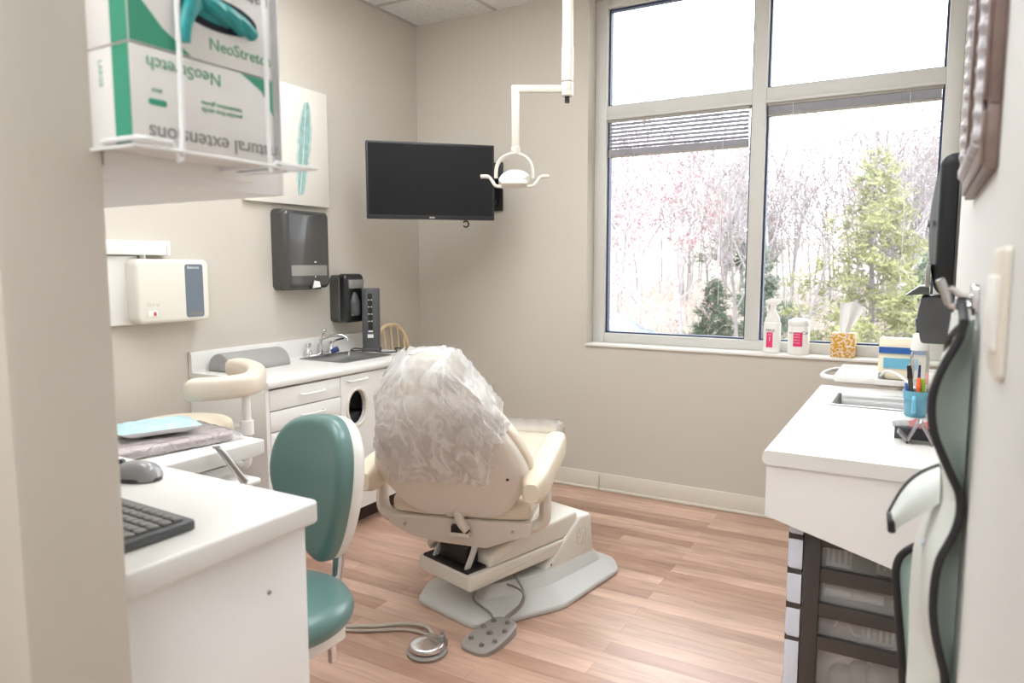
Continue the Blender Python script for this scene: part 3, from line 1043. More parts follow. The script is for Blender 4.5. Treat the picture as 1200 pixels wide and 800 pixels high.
# a tiny wall hook right of the towel dispenser
b = MB().slab(rrect(3.052, 3.07, 1.435, 1.455, 0.003), 0, 0.004, 0.001, 0, 1, WM)
T(b.build('wall_tab', 'trim'), 'tiny beige tab stuck on the wall beside the towel dispenser', 'wall tab')
# ================================================================== LEFT CABINET RUN
CX, CY0, CY1, CTZ = -2.5, 2.17, 3.37, 0.862
SK = (-2.93, -2.615, 2.79, 3.17)       # sink cut-out x0,x1,y0,y1
t = thing('base_cabinet', 'white base cabinet with drawers and a round hole door on the left wall', 'cabinet', (-2.76, 2.75, 0))
b = MB()
b.box(LX + 0.002, CX - 0.02, CY0, CY0 + 0.018, 0.0, CTZ - 0.04)
b.build('end_panel', 'white_cab', t)
b = MB()
b.box(LX + 0.002, CX - 0.02, CY1 - 0.018, CY1, 0.0, CTZ - 0.04)
b.build('end_panel', 'white_cab', t)
b = MB()
b.box(LX + 0.002, LX + 0.012, CY0 + 0.018, CY1 - 0.018, 0.1, CTZ - 0.04)
b.box(LX + 0.012, CX - 0.03, CY0 + 0.018, CY1 - 0.018, 0.1, 0.118)
b.box(LX + 0.012, CX - 0.022, 2.637, 2.655, 0.118, CTZ - 0.04)
b.build('carcass', 'white_cab', t)
MB().box(CX - 0.09, CX - 0.08, CY0 + 0.02, CY1 - 0.02, 0, 0.1).build('toe_kick', 'black_gap', t)
b = MB()
b.box(CX - 0.02, CX - 0.002, CY0, CY0 + 0.02, 0.0, CTZ - 0.04)
b.build('stile', 'white_cab', t)
MB().box(CX - 0.02, CX - 0.002, 3.345, CY1, 0.1, CTZ - 0.04).build('stile', 'white_cab', t)
FM = wallx(CX - 0.02)
def pull(parent, y0, y1, z):
    MB().tube([(CX - 0.001, y0, z), (CX + 0.022, y0 + 0.004, z), (CX + 0.024, (y0 + y1) / 2, z), (CX + 0.022, y1 - 0.004, z), (CX - 0.001, y1, z)], 0.0055, 8, 4).build('handle', 'white_plas', parent)
zt = CTZ - 0.046
for z0, z1, hz in ((zt - 0.095, zt - 0.002, 0.771), (zt - 0.192, zt - 0.100, 0.674), (zt - 0.40, zt - 0.197, 0.53), (0.104, zt - 0.405, 0.28)):
    d = MB().box(CY0 + 0.022, 2.638, z0, z1, 0, 0.02, bev=0.0015, M=FM).build('drawer', 'white_cab', t)
    pull(d, 2.375, 2.515, hz)
b = MB()
b.plate_hole(2.642, 3.343, 0.104, zt, 2.755, 0.645, 0.066, 0.088, 0.0, 0.02, FM)
d = b.build('door', 'white_cab', t)
pull(d, 2.69, 2.82, 0.788)
b = MB()
ring = []
for k in range(40):
    a = 2 * PI * k / 40
    ring.append(FM @ V((2.755 + 0.073 * math.cos(a), 0.645 + 0.095 * math.sin(a), 0.021)))
b.tube(ring, 0.009, 8, closed=True)
b.build('hole_ring', 'cream', d)
b = MB()
b.box(CX - 0.30, CX - 0.05, 2.67, 2.9, 0.13, 0.60, bev=0.01)
T(b.build('waste_bin', 'dk_grey'), 'dark waste bin inside the round hole of the white cabinet door', 'bin')

t = thing('countertop', 'white laminate countertop with upstand on the left cabinet', 'countertop', (-2.76, 2.77, CTZ - 0.04))
b = MB()
x0, x1 = LX + 0.002, CX + 0.022
def nose(ya, yb):
    q = [(LX + 0.02, CTZ - 0.04), (SK[1], CTZ - 0.04)]
b.box(x0, SK[0], CY0 - 0.004, CY1 + 0.006, CTZ - 0.04, CTZ)
b.box(SK[0], SK[1], CY0 - 0.004, SK[2], CTZ - 0.04, CTZ)
b.box(SK[0], SK[1], SK[3], CY1 + 0.006, CTZ - 0.04, CTZ)
NM = frame((0, CY0 - 0.004, 0), (1, 0, 0), (0, 0, 1), (0, -1, 0))
prof = [(SK[1], CTZ - 0.04), (x1 - 0.016, CTZ - 0.04), (x1 - 0.005, CTZ - 0.034), (x1, CTZ - 0.02), (x1 - 0.005, CTZ - 0.006), (x1 - 0.016, CTZ), (SK[1], CTZ)]
b.slab(prof, -(CY1 + 0.006 - CY0 + 0.004), 0, M=NM)
b.build('worktop', 'white_lam', t)
b = MB()
pr = [(x0, CTZ + 0.0003), (x0 + 0.022, CTZ + 0.0003), (x0 + 0.022, 0.945), (x0 + 0.017, 0.957), (x0 + 0.006, 0.96), (x0, 0.96)]
b.slab(pr, -(CY1 + 0.006 - CY0 + 0.004), 0, M=NM)
b.build('backsplash', 'white_lam', t)

def basin(name, label, x0, x1, y0, y1, z, dep, rim):
    t = thing(name, label, 'sink', ((x0 + x1) / 2, (y0 + y1) / 2, z - dep))
    b = MB()
    o = rrect(x0 - rim, x1 + rim, y0 - rim, y1 + rim, 0.03, 6)
    rs = []
    def R(ins, zz):
        return [V((px_, py_, zz)) for px_, py_ in inset(o, ins)]
    rs = [R(0, z + 0.0004), R(0, z + 0.002), R(0.004, z + 0.0045), R(rim - 0.004, z + 0.004), R(rim + 0.004, z - 0.004), R(rim + 0.012, z - 0.03),
          R(rim + 0.018, z - dep + 0.03), R(rim + 0.03, z - dep + 0.008), R(rim + 0.06, z - dep)]
    b.rings(rs, cap0=False)
    b.build('bowl', 'steel_sink', t)
    cx, cy = (x0 + x1) / 2, (y0 + y1) / 2
    MB().lathe([(0.03, z - dep + 0.001), (0.03, z - dep + 0.004), (0.022, z - dep + 0.002)], Matrix.Translation((cx, cy, 0)), 24).build('drain', 'chrome', t)
    return t
basin('steel_sink', 'small stainless steel sink set into the left countertop', SK[0] + 0.006, SK[1] - 0.006, SK[2] + 0.006, SK[3] - 0.006, CTZ, 0.15, 0.018)

t = thing('sink_faucet', 'chrome two handle faucet with a curved spout behind the left sink', 'faucet', (-2.965, 2.98, CTZ))
b = MB()
b.slab(rrect(-2.995, -2.945, 2.86, 3.09, 0.02), CTZ + 0.0005, CTZ + 0.012, 0.005, 0, 2)
b.build('deck_plate', 'chrome', t)
for s, y in ((1, 2.885), (-1, 3.065)):
    b = MB()
    b.lathe([(0.022, 0), (0.02, 0.02), (0.012, 0.03), (0.012, 0.045), (0.018, 0.05), (0.014, 0.062)], Matrix.Translation((-2.968, y, CTZ + 0.012)), 18)
    b.tube([(-2.968, y, CTZ + 0.062), (-2.945, y - 0.01 * s, CTZ + 0.075), (-2.90, y - 0.035 * s, CTZ + 0.088)], lambda q: 0.007 - 0.002 * q, 8, 3)
    b.build('tap_handle', 'chrome', t)
b = MB()
b.lathe([(0.018, 0), (0.015, 0.02), (0.013, 0.05)], Matrix.Translation((-2.968, 2.975, CTZ + 0.012)), 18)
b.tube([(-2.968, 2.975, CTZ + 0.05), (-2.965, 2.98, CTZ + 0.085), (-2.93, 3.0, CTZ + 0.105), (-2.87, 3.03, CTZ + 0.115), (-2.835, 3.05, CTZ + 0.10), (-2.83, 3.053, CTZ + 0.08)], 0.0085, 10, 5)
b.build('spout', 'chrome', t)
b = MB()
b.tube([(-2.968, 2.975, CTZ + 0.06), (-2.955, 2.985, CTZ + 0.10), (-2.95, 2.99, CTZ + 0.135)], 0.006, 8, 3)
b.ball((-2.95, 2.992, CTZ + 0.14), 0.011, n=14, m=8)
b.build('lift_rod', 'chrome', t)
MB().cyl((-2.905, 3.0, CTZ + 0.02), (-2.885, 3.035, CTZ + 0.035), 0.013, 0.017, 16, 0.002).build('aerator', 'navy', t)

# half-round cushion on the counter
b = MB()
n = 18
prof = [(0.0, 0)] + []
o = [(-0.0, 0.0)]
HM = frame((-2.90, 2.245, CTZ + 0.0008), (1, 0, 0), (0, 0, 1), (0, 1, 0))
arc = [(0.085 * math.cos(PI * k / n), 0.088 * math.sin(PI * k / n) ** 0.9) for k in range(n + 1)]
arc = [(0.083, 0.0)] + [(0.085 * math.cos(PI * k / n), 0.006 + 0.082 * math.sin(PI * k / n)) for k in range(n + 1)] + [(-0.083, 0.0)]
arc = arc[::-1][::-1]
b.slab(arc, 0, 0.37, 0.008, 0.008, 2, HM)
T(b.build('support_cushion', 'grey_vinyl'), 'grey half round cushion lying on the left countertop', 'cushion')

# slim tower on the counter
t = thing('tower_fan', 'slim graphite tower with slotted front standing behind the left sink', 'tower', (-2.845, 3.275, CTZ))
TM = frame((-2.845, 3.275, CTZ), V((0.80, 0.6, 0)), V((-0.6, 0.80, 0)), V((0, 0, 1)))
b = MB()
b.slab(round_poly([(-0.05, -0.035), (-0.022, -0.048), (0.022, -0.048), (0.052, -0.035), (0.052, 0.05), (-0.05, 0.05)], 0.01), 0.018, 0.375, 0.008, 0.002, 3, TM)
b.build('housing', 'tower', t)
MB().slab(rrect(-0.058, 0.058, -0.054, 0.056, 0.016), 0.0006, 0.02, 0.006, 0, 2, TM).build('base', 'dk_grey', t)
FMt = frame(TM @ V((0, -0.0485, 0)), V((0.80, 0.6, 0)), V((0, 0, 1)), V((0.6, -0.80, 0)))
MB().box(-0.013, 0.013, 0.125, 0.345, 0, 0.0015, M=FMt).build('front_slot', 'black_gloss', t, label='tall black slot in the front')
b = MB()
for z in (0.18, 0.222, 0.264, 0.305):
    b.box(-0.012, -0.004, z, z + 0.004, 0.0015, 0.003, M=FMt); b.box(0.004, 0.012, z, z + 0.004, 0.0015, 0.003, M=FMt)
b.box(-0.013, 0.013, 0.118, 0.127, 0.001, 0.003, M=FMt)
b.build('slot_ribs', 'letter_white', t)
MB().box(-0.018, 0.016, 0.083, 0.104, 0, 0.0012, M=FMt).build('sticker', 'letter_white', t, label='small white sticker')
b = MB()
b.tube([(-2.80, 3.25, CTZ + 0.006), (-2.72, 3.22, CTZ + 0.005), (-2.66, 3.28, CTZ + 0.006), (-2.72, 3.34, CTZ + 0.016), (-2.66, 3.33, CTZ + 0.02), (-2.59, 3.345, CTZ + 0.006), (-2.53, 3.33, CTZ + 0.005)], 0.0035, 8, 5)
b.tube([(-2.88, 3.22, CTZ + 0.006), (-2.93, 3.19, CTZ + 0.006), (-2.95, 3.24, CTZ + 0.012), (-2.90, 3.25, CTZ + 0.012)], 0.0035, 8, 5)
T(b.build('power_cord', 'cord_black'), 'black cord coiled on the countertop beside the graphite tower', 'cord')

# ================================================================== WINDSOR CHAIR IN THE CORNER
wc = thing('windsor_chair', 'pale wooden hoop back chair in the corner behind the left cabinet', 'chair', (-2.72, 3.615, 0))
MB().slab(smooth2([(-2.94, 3.45), (-2.75, 3.425), (-2.55, 3.44), (-2.52, 3.615), (-2.55, 3.79), (-2.75, 3.805), (-2.94, 3.78), (-2.96, 3.615)], 5), 0.43, 0.465, 0.014, 0.008, 3).build('seat', 'wood', wc)
hoop = []
for k in range(25):
    a = PI * k / 24
    hoop.append((-2.935 - 0.045 * max(0, math.sin(a)) ** 0.8, 3.615 - 0.195 * math.copysign(abs(math.cos(a)) ** 0.8, math.cos(a)), 0.455 + 0.535 * max(0, math.sin(a)) ** 0.62))
MB().tube(hoop, 0.0125, 10, 2, up=(1, 0, 0)).build('hoop', 'wood', wc)
for k in range(5):
    y = 3.615 + (k - 2) * 0.062
    yt = 3.615 + (k - 2) * 0.068
    zt_ = 0.455 + 0.535 * max(0, 1 - (abs(yt - 3.615) / 0.195) ** 2.5) ** 0.40
    MB().cyl((-2.925, y, 0.455), (-2.978, yt, zt_), 0.0072, 0.006, 10).build('spindle', 'wood', wc)
for sx, sy in ((-1, -1), (-1, 1), (1, -1), (1, 1)):
    MB().tube([(-2.74 + 0.13 * sx, 3.615 + 0.12 * sy, 0.44), (-2.74 + 0.165 * sx, 3.615 + 0.145 * sy, 0.2), (-2.74 + 0.195 * sx, 3.615 + 0.165 * sy, 0.0)], lambda q: 0.016 + 0.004 * math.sin(q * PI) - 0.004 * q, 10, 3).build('leg', 'wood', wc)
MB().cyl((-2.74, 3.475, 0.2), (-2.74, 3.755, 0.2), 0.009, n=10).build('stretcher', 'wood', wc)

# ================================================================== ASSISTANT STOOL WITH BELLY BAR
st = thing('assistant_stool', 'cream round stool with a padded belly bar on a white post', 'stool', (-2.66, 1.86, 0))
SX, SY, SZ = -2.66, 1.86, 0.735
MB().slab(ellipse(SX, SY, 0.205, 0.205, 48), SZ - 0.075, SZ - 0.012, 0.028, 0.02, 4, dome=0.012).build('seat', 'cream_vinyl', st)
MB().lathe([(0.13, SZ - 0.088), (0.13, SZ - 0.076)], Matrix.Translation((SX, SY, 0)), 28).build('seat_plate', 'white_plas', st)
b = MB()
b.cyl((SX, SY, 0.09), (SX, SY, 0.42), 0.03, n=20)
b.cyl((SX, SY, 0.42), (SX, SY, SZ - 0.088), 0.02, n=20)
b.build('column', 'white_plas', st)
for k in range(5):
    a = 2 * PI * k / 5 + 0.4
    ex, ey = SX + 0.25 * math.cos(a), SY + 0.25 * math.sin(a)
    lg = MB().tube([(SX + 0.02 * math.cos(a), SY + 0.02 * math.sin(a), 0.11), (ex, ey, 0.075)], lambda q: 0.024 - 0.008 * q, 10, 3).build('leg', 'white_plas', st)
    c = MB()
    c.cyl((ex - 0.012 * math.sin(a), ey + 0.012 * math.cos(a), 0.027), (ex + 0.012 * math.sin(a), ey - 0.012 * math.cos(a), 0.027), 0.027, n=20, bev=0.003)
    c.cyl((ex, ey, 0.05), (ex, ey, 0.08), 0.007, n=10)
    c.build('caster', 'dk_grey', lg)
PXX, PYY = -2.115, 1.745
b = MB()
b.tube([(SX + 0.05, SY, SZ - 0.095), (SX + 0.30, SY - 0.05, SZ - 0.1), (PXX - 0.03, PYY, SZ - 0.1), (PXX, PYY, SZ - 0.07), (PXX, PYY, SZ - 0.02)], 0.014, 10, 5)
b.cyl((PXX, PYY, SZ - 0.03), (PXX, PYY, 0.92), 0.0155, n=18)
b.build('bar_post', 'white_plas', st)
b = MB()
b.cyl((PXX, PYY, 0.755), (PXX, PYY, 0.81), 0.024, n=20, bev=0.002)
b.cyl((PXX - 0.04, PYY - 0.018, 0.785), (PXX - 0.02, PYY - 0.008, 0.785), 0.009, n=12)
b.build('collar', 'white_plas', st)
b = MB()
cpts = [(-2.50, 1.985, 0.947), (-2.41, 1.985, 0.947), (-2.28, 1.93, 0.945), (-2.165, 1.835, 0.943), (-2.11, 1.745, 0.941), (-2.125, 1.675, 0.939), (-2.175, 1.615, 0.937), (-2.22, 1.575, 0.935)]
P_ = catmull(cpts, 5)
rs = []
for i, p in enumerate(P_):
    tt = (P_[min(i + 1, len(P_) - 1)] - P_[max(i - 1, 0)]).normalized()
    side = V((tt.y, -tt.x, 0)).normalized()
    e = min(i, len(P_) - 1 - i)
    sc = (0.62, 0.88, 0.97)[e] if e < 3 else 1.0
    rs.append([p + side * (0.036 * sc * math.copysign(abs(math.cos(a)) ** 0.6, math.cos(a))) + V((0, 0, 0.041 * sc * math.copysign(abs(math.sin(a)) ** 0.6, math.sin(a)))) for a in [2 * PI * k / 20 for k in range(20)]])
b.rings(rs)
b.build('belly_pad', 'belly_vinyl', st, label='tan curved belly pad')

# ================================================================== DELIVERY CART
dc = thing('instrument_cart', 'white instrument cart with thick top between the desk and the cream stool', 'cart', (-2.17, 1.38, 0))
MB().box(-2.44, -1.925, 1.05, 1.66, 0.727, 0.78, bev=0.006, seg=3).build('cart_top', 'white_lam', dc)
b = MB()
b.box(-2.40, -2.0, 1.15, 1.58, 0.32, 0.70, bev=0.01)
b.build('cart_body', 'white_cab', dc)
b = MB()
for sx in (-2.38, -2.03):
    for sy in (1.18, 1.55):
        b.box(sx, sx + 0.03, sy, sy + 0.03, 0.699, 0.728)
b.build('spacer', 'steel', dc)
MB().slab(rrect(-2.30, -1.87, 1.31, 1.60, 0.02), 0.652, 0.668, 0.006, 0.004, 3).build('pull_out_tray', 'white_plas', dc)
b = MB()
b.box(-2.26, -2.14, 1.3, 1.42, 0.06, 0.32)
b.build('pedestal', 'white_plas', dc)
for k in range(4):
    a = PI / 4 + PI / 2 * k
    ex, ey = -2.2 + 0.24 * math.cos(a), 1.36 + 0.24 * math.sin(a)
    lg = MB().tube([(-2.2, 1.36, 0.085), (ex, ey, 0.07)], 0.018, 10).build('leg', 'white_plas', dc)
    MB().cyl((ex - 0.012, ey, 0.027), (ex + 0.012, ey, 0.027), 0.027, n=20, bev=0.003).build('caster', 'dk_grey', lg)
hp = thing('dental_handpiece', 'silver handpiece leaning against the edge of the instrument cart', 'handpiece', (-1.89, 1.5, 0.67))
b = MB()
b.tube([(-1.905, 1.452, 0.80), (-1.90, 1.458, 0.792), (-1.896, 1.47, 0.775), (-1.885, 1.515, 0.70), (-1.88, 1.535, 0.672)], lambda q: 0.008 + 0.005 * q, 12, 4)
b.build('barrel', 'steel', hp)
b = MB()
b.cyl((-1.913, 1.444, 0.803), (-1.898, 1.459, 0.803), 0.007, n=14, bev=0.001)
b.build('head', 'steel', hp)
b = MB()
b.tube([(-1.88, 1.535, 0.672), (-1.875, 1.55, 0.62), (-1.90, 1.56, 0.45), (-1.97, 1.55, 0.36), (-1.998, 1.54, 0.42)], 0.006, 8, 5)
b.build('hose', 'hose', hp)

# wrapped tray and pouch
wt = thing('wrapped_tray', 'mauve tray sealed in clear plastic on the instrument cart', 'tray', (-2.16, 1.45, 0.78))
WTM = frame((-2.165, 1.40, 0.7808), V((0.985, -0.17, 0)), V((0.17, 0.985, 0)), V((0, 0, 1)))
MB().slab(rrect(-0.13, 0.13, -0.26, 0.235, 0.04), 0.002, 0.028, 0.008, 0.006, 3, WTM).build('tray', 'tray_pink', wt)
b = MB()
random.seed(3)
def wrapf(u, v):
    x, y = -0.14 + 0.28 * u, -0.275 + 0.53 * v
    e = min(u, 1 - u, v, 1 - v)
    h = 0.032 if e > 0.05 else 0.004 + 0.028 * math.sqrt(e / 0.05)
    h += 0.003 * noise.noise(V((x * 28, y * 18, 1.3)))
    return (x, y, max(0.003, h))
b.grid(wrapf, 28, 40, 0, WTM)
b.build('plastic_wrap', 'wrap', wt, label='clear wrinkled plastic wrap')
pc = thing('sterile_pouch', 'teal and white sterile pouch lying on the wrapped tray', 'pouch', (-2.19, 1.43, 0.816))
PCM = frame((-2.19, 1.44, 0.8165), V((0.93, -0.36, 0)), V((0.36, 0.93, 0)), V((0, 0, 1)))
def pf(u, v, top=True):
    x, y = -0.085 + 0.17 * u, -0.125 + 0.25 * v
    e = min(1, min(u, 1 - u, v, 1 - v) / 0.22)
    h = 0.024 + ((0.014 if top else -0.0225) * math.sin(e * PI / 2)) + 0.004 * noise.noise(V((x * 40, y * 30, 4))) * (1 if top else 0.3) * min(1, e * 3)
    return (x, y, max(0.0005, h))
MB().grid(lambda u, v: pf(u, v, True), 20, 26, 0, PCM).build('front_film', 'pouch', pc, label='teal tinted film side')
MB().grid(lambda u, v: pf(u, v, False), 20, 26, 0, PCM).build('paper_back', 'tissue', pc, label='white paper side')
b = MB()
b.box(-0.086, -0.07, -0.12, 0.12, 0.0235, 0.0275, M=PCM)
b.build('seal_strip', 'box_white', pc)
# ================================================================== DENTAL CHAIR
ch = thing('dental_chair', 'cream dental chair with padded arms in the middle of the floor', 'dental chair', (-1.46, 2.55, 0))
a15 = math.radians(15)
BU, BV = V((math.cos(a15), -math.sin(a15), 0)), V((math.sin(a15), math.cos(a15), 0))
BO = V((-1.532, 2.282, 0))
BM = frame(BO, BU, BV, V((0, 0, 1)))                 # base frame: u right, v towards the foot end
a17 = math.radians(-17)
UU, UV = V((math.cos(a17), -math.sin(a17), 0)), V((math.sin(a17), math.cos(a17), 0))
UO = V((-1.52, 2.27, 0))
UM = frame(UO, UU, UV, V((0, 0, 1)))                 # upper frame, swivelled on the base
def side(Mx):
    """profile plane: local (a,b,c) -> (u=c, v=a, z=b)"""
    return Mx @ frame((0, 0, 0), (0, 1, 0), (0, 0, 1), (1, 0, 0))

outer = [(-0.17, -0.10), (0.15, -0.09), (0.22, 0.055), (0.292, 0.275), (0.24, 0.715), (0.15, 0.80), (-0.15, 0.80), (-0.24, 0.715), (-0.292, 0.275), (-0.265, 0.03)]
inner = [(-0.09, 0.05), (0.09, 0.05), (0.13, 0.16), (0.166, 0.30), (0.166, 0.62), (0.12, 0.66), (-0.12, 0.66), (-0.166, 0.62), (-0.166, 0.30), (-0.13, 0.16)]
o2 = round_poly(outer, 0.035, 4); i2 = round_poly(inner, 0.02, 4)
b = MB()
def lv(p, z): return [BM @ V((x, y, z)) for x, y in p]
b.rings([lv(inset(o2, 0.004), 0.0005), lv(o2, 0.006), lv(o2, 0.016), lv(inset(o2, 0.004), 0.022), lv(inset(o2, 0.01), 0.025), lv([(x * .3 + X * .7, y * .3 + Y * .7) for (x, y), (X, Y) in zip(o2, i2)], 0.07), lv(i2, 0.112)])
b.build('base_plate', 'base_grey', ch, smooth=14, label='light grey sloping floor base')

b = MB()
hp_ = round_poly([(0.312, 0.092), (0.635, 0.092), (0.61, 0.288), (0.535, 0.288), (0.318, 0.118)], 0.018, 4)
b.slab(hp_, -0.163, 0.163, 0.014, 0.014, 3, side(BM))
b.build('base_housing', 'cream', ch)
b = MB()
LMk = frame(BM @ V((0.1635, 0, 0)), BV, V((0, 0, 1)), BU)
def stroke(pts, r=0.0012):
    b.tube([LMk @ V((x, y, 0)) for x, y in pts], r, 6)
stroke([(0.525, 0.165), (0.56, 0.165), (0.572, 0.177), (0.572, 0.222), (0.56, 0.234), (0.525, 0.234), (0.513, 0.222), (0.513, 0.177), (0.525, 0.165)])
stroke([(0.513, 0.2), (0.527, 0.192), (0.542, 0.206), (0.53, 0.216), (0.527, 0.234)])
stroke([(0.542, 0.165), (0.555, 0.185), (0.552, 0.21), (0.572, 0.216)])
b.build('emblem', 'letter_pale', ch, label='faint embossed square emblem')
MB().cyl(BM @ V((0.1625, 0.345, 0.128)), BM @ V((0.165, 0.345, 0.128)), 0.004, n=10).build('screw', 'dark_mech', ch)

# lift arm: lower trough, open at the rear, and its upper cover
b = MB()
pr = round_poly([(-0.102, 0.150), (0.50, 0.150), (0.50, 0.212), (-0.102, 0.212)], 0.012, 3)
b.slab(pr, -0.157, 0.157, 0.012, 0.012, 3, side(BM))
b.build('lift_trough', 'cream', ch)
b = MB()
pr = round_poly([(0.002, 0.2125), (0.53, 0.2125), (0.53, 0.312), (0.30, 0.302), (0.05, 0.276), (0.004, 0.25)], 0.022, 5)
b.slab(pr, -0.152, 0.152, 0.014, 0.014, 4, side(BM))
b.build('lift_cover', 'cream', ch)
b = MB()
b.box(-0.132, 0.132, -0.094, 0.0035, 0.2125, 0.222, M=BM)
b.box(-0.07, 0.09, -0.06, 0.003, 0.2215, 0.30, bev=0.01, M=BM)
b.build('mechanism', 'dark_mech', ch, label='dark exposed linkage')
for u in (-0.085, 0.105):
    b = MB()
    b.slab(round_poly([(-0.085, 0.218), (-0.06, 0.218), (-0.02, 0.29), (-0.01, 0.325), (-0.035, 0.325), (-0.05, 0.28)], 0.008), u - 0.006, u + 0.006, 0.001, 0.001, 1, side(BM))
    b.build('lever_plate', 'base_grey', ch)
b = MB()
b.tube([BM @ V((-0.145, -0.03, 0.235)), BM @ V((-0.135, -0.045, 0.262)), BM @ V((-0.06, -0.055, 0.295)), BM @ V((0.03, -0.05, 0.312))], lambda q: 0.022 - 0.004 * q, 10, 5, flat=0.8)
b.build('hinge_cover', 'cream', ch)
b = MB()
b.cyl(BM @ V((0, 0.12, 0.26)), BM @ V((0, 0.12, 0.33)), 0.085, n=28, bev=0.004)
b.build('swivel_hub', 'frame_grey', ch)

# seat carrier with the two arm brackets
FRM = UM @ frame((0, 0, 0), (1, 0, 0), (0, 0, 1), (0, -1, 0))      # (a,b,c)->(u=a, z=b, v=-c)
b = MB()
q = round_poly([(-0.09, 0.305), (0.11, 0.295), (0.21, 0.335), (0.285, 0.355), (0.285, 0.405), (-0.285, 0.405), (-0.285, 0.365), (-0.19, 0.325)], 0.015, 3)
b.slab(q, -0.34, 0.075, 0.008, 0.008, 2, FRM)
b.build('seat_carrier', 'frame_grey', ch)
for s in (-1, 1):
    b = MB()
    b.tube([UM @ V((s * 0.262, -0.02, 0.376)), UM @ V((s * 0.298, -0.02, 0.382)), UM @ V((s * 0.324, -0.02, 0.408)), UM @ V((s * 0.33, -0.02, 0.455)), UM @ V((s * 0.325, -0.01, 0.53))], 0.037, 12, 5, flat=0.62, up=UV)
    b.build('arm_bracket', 'frame_grey', ch)
    b = MB()
    P_ = [V((s * 0.316, -0.235 + 0.60 * k / 16, 0.578 + 0.045 * k / 16)) for k in range(17)]
    rs = []
    for k, p in enumerate(P_):
        e = min(k, 16 - k)
        sc = (0.55, 0.86, 0.97)[e] if e < 3 else 1.0
        rs.append([UM @ (p + V((0.047 * sc * math.copysign(abs(math.cos(a)) ** 0.55, math.cos(a)), 0, 0.058 * sc * math.copysign(abs(math.sin(a)) ** 0.6, math.sin(a))))) for a in [2 * PI * j / 22 for j in range(22)]])
    b.rings(rs)
    b.build('armrest', 'cream_vinyl', ch)
    b = MB()
    for v in (-0.09,):
        b.cyl(UM @ V((s * 0.215, v + 0.014, 0.372)), UM @ V((s * 0.215, v + 0.008, 0.372)), 0.006, n=10)
    b.build('bolt', 'steel', ch)

# seat cushion and foot section
b = MB()
q = smooth2([(-0.25, -0.055), (0, -0.07), (0.25, -0.055), (0.272, 0.03), (0.265, 0.3), (0.252, 0.52), (0, 0.54), (-0.252, 0.52), (-0.265, 0.3), (-0.272, 0.03)], 5)
b.slab(q, 0.407, 0.482, 0.034, 0.02, 4, UM, dome=0.012)
b.build('seat_cushion', 'cream_vinyl', ch)
b = MB()
LG = UM @ frame((0, 0.50, 0.43), (1, 0, 0), (0, math.cos(0.10), math.sin(0.10)), (0, -math.sin(0.10), math.cos(0.10)))
b.slab(round_poly([(-0.245, 0), (0.245, 0), (0.235, 0.505), (-0.235, 0.505)], 0.05), 0.0, 0.058, 0.026, 0.02, 4, LG, dome=0.006)
b.build('leg_cushion', 'cream_vinyl', ch)
b = MB()
b.box(-0.2, 0.2, 0.02, 0.42, -0.03, 0.0, bev=0.008, M=LG)
b.build('leg_support', 'frame_grey', ch)
b = MB()
RW = []
def roll(u, v):
    a = 2 * PI * v
    uu = -0.25 + 0.5 * u
    r = 0.066 + 0.0025 * math.sin(uu * 90) + 0.002 * noise.noise(V((uu * 30, a * 3, 2)))
    if u < 0.03 or u > 0.97: r *= 0.82
    return LG @ V((uu, 0.45 + r * math.cos(a), 0.045 + r * math.sin(a)))
b.rings([[roll(i / 40, k / 28) for k in range(28)] for i in range(41)])
b.build('foot_cover', 'foot_film', ch, label='clear ribbed plastic cover over the foot end')

# backrest, reclined: plane frame (w across, s up the back, n out of the back)
ra = math.radians(60)
SB = V((0, -math.cos(ra), math.sin(ra)))
NB = V((0, -math.sin(ra), -math.cos(ra)))
BK = UM @ frame((0, -0.055, 0.45), (1, 0, 0), SB, NB)
BK3 = BK
def flipy(pts): return pts
shell = [(0.0, -0.036), (0.125, -0.032), (0.20, 0.01), (0.258, 0.11), (0.29, 0.195), (0.286, 0.25), (0.25, 0.35), (0.195, 0.45), (0.14, 0.53), (0.0, 0.55)]
shell = shell + [(-x, y) for x, y in shell[-2:0:-1]]
b = MB()
b.slab(smooth2(shell, 4), -0.012, 0.034, 0.03, 0.002, 4, BK, dome=0.012)
b.build('back_shell', 'cream_dk', ch, label='beige rear shell of the backrest')
cush = [(x * 1.04, 0.29 + (y - 0.29) * 1.03) for x, y in shell]
b = MB()
b.slab(smooth2(cush, 4), -0.085, -0.012, 0.012, 0.04, 4, BK)
b.build('back_cushion', 'cream_vinyl', ch)
for s in (-1, 1):
    MB().cyl(BK @ V((s * 0.222, 0.205, 0.034)), BK @ V((s * 0.222, 0.205, 0.0405)), 0.007, 0.005, 12).build('screw', 'dark_mech', ch)
b = MB()
b.slab(rrect(-0.075, 0.075, 0.55, 0.63, 0.02), -0.045, -0.02, 0.005, 0.005, 2, BK)
b.box(-0.03, 0.03, 0.48, 0.62, -0.02, 0.03, bev=0.008, M=BK)
b.build('headrest_bracket', 'frame_grey', ch)
b = MB()
b.slab(smooth2([(-0.085, 0.565), (0, 0.557), (0.085, 0.565), (0.096, 0.615), (0.082, 0.662), (0, 0.672), (-0.082, 0.662), (-0.096, 0.615)], 5), -0.105, -0.035, 0.02, 0.035, 4, BK)
b.build('headrest', 'cream_vinyl', ch)
b = MB()
b.box(-0.035, 0.035, 0.44, 0.52, 0.02, 0.055, bev=0.014, M=BK)
b.build('release_handle', 'cream_vinyl', ch)
b = MB()
b.slab(rrect(-0.045, 0.03, 0.415, 0.447, 0.006), 0.05, 0.085, 0.003, 0, 2, FRM)
b.tube([UM @ V((0.0, -0.085, 0.44)), UM @ V((0.02, -0.1, 0.40)), UM @ V((0.045, -0.1, 0.372))], 0.017, 10, 3, flat=0.6)
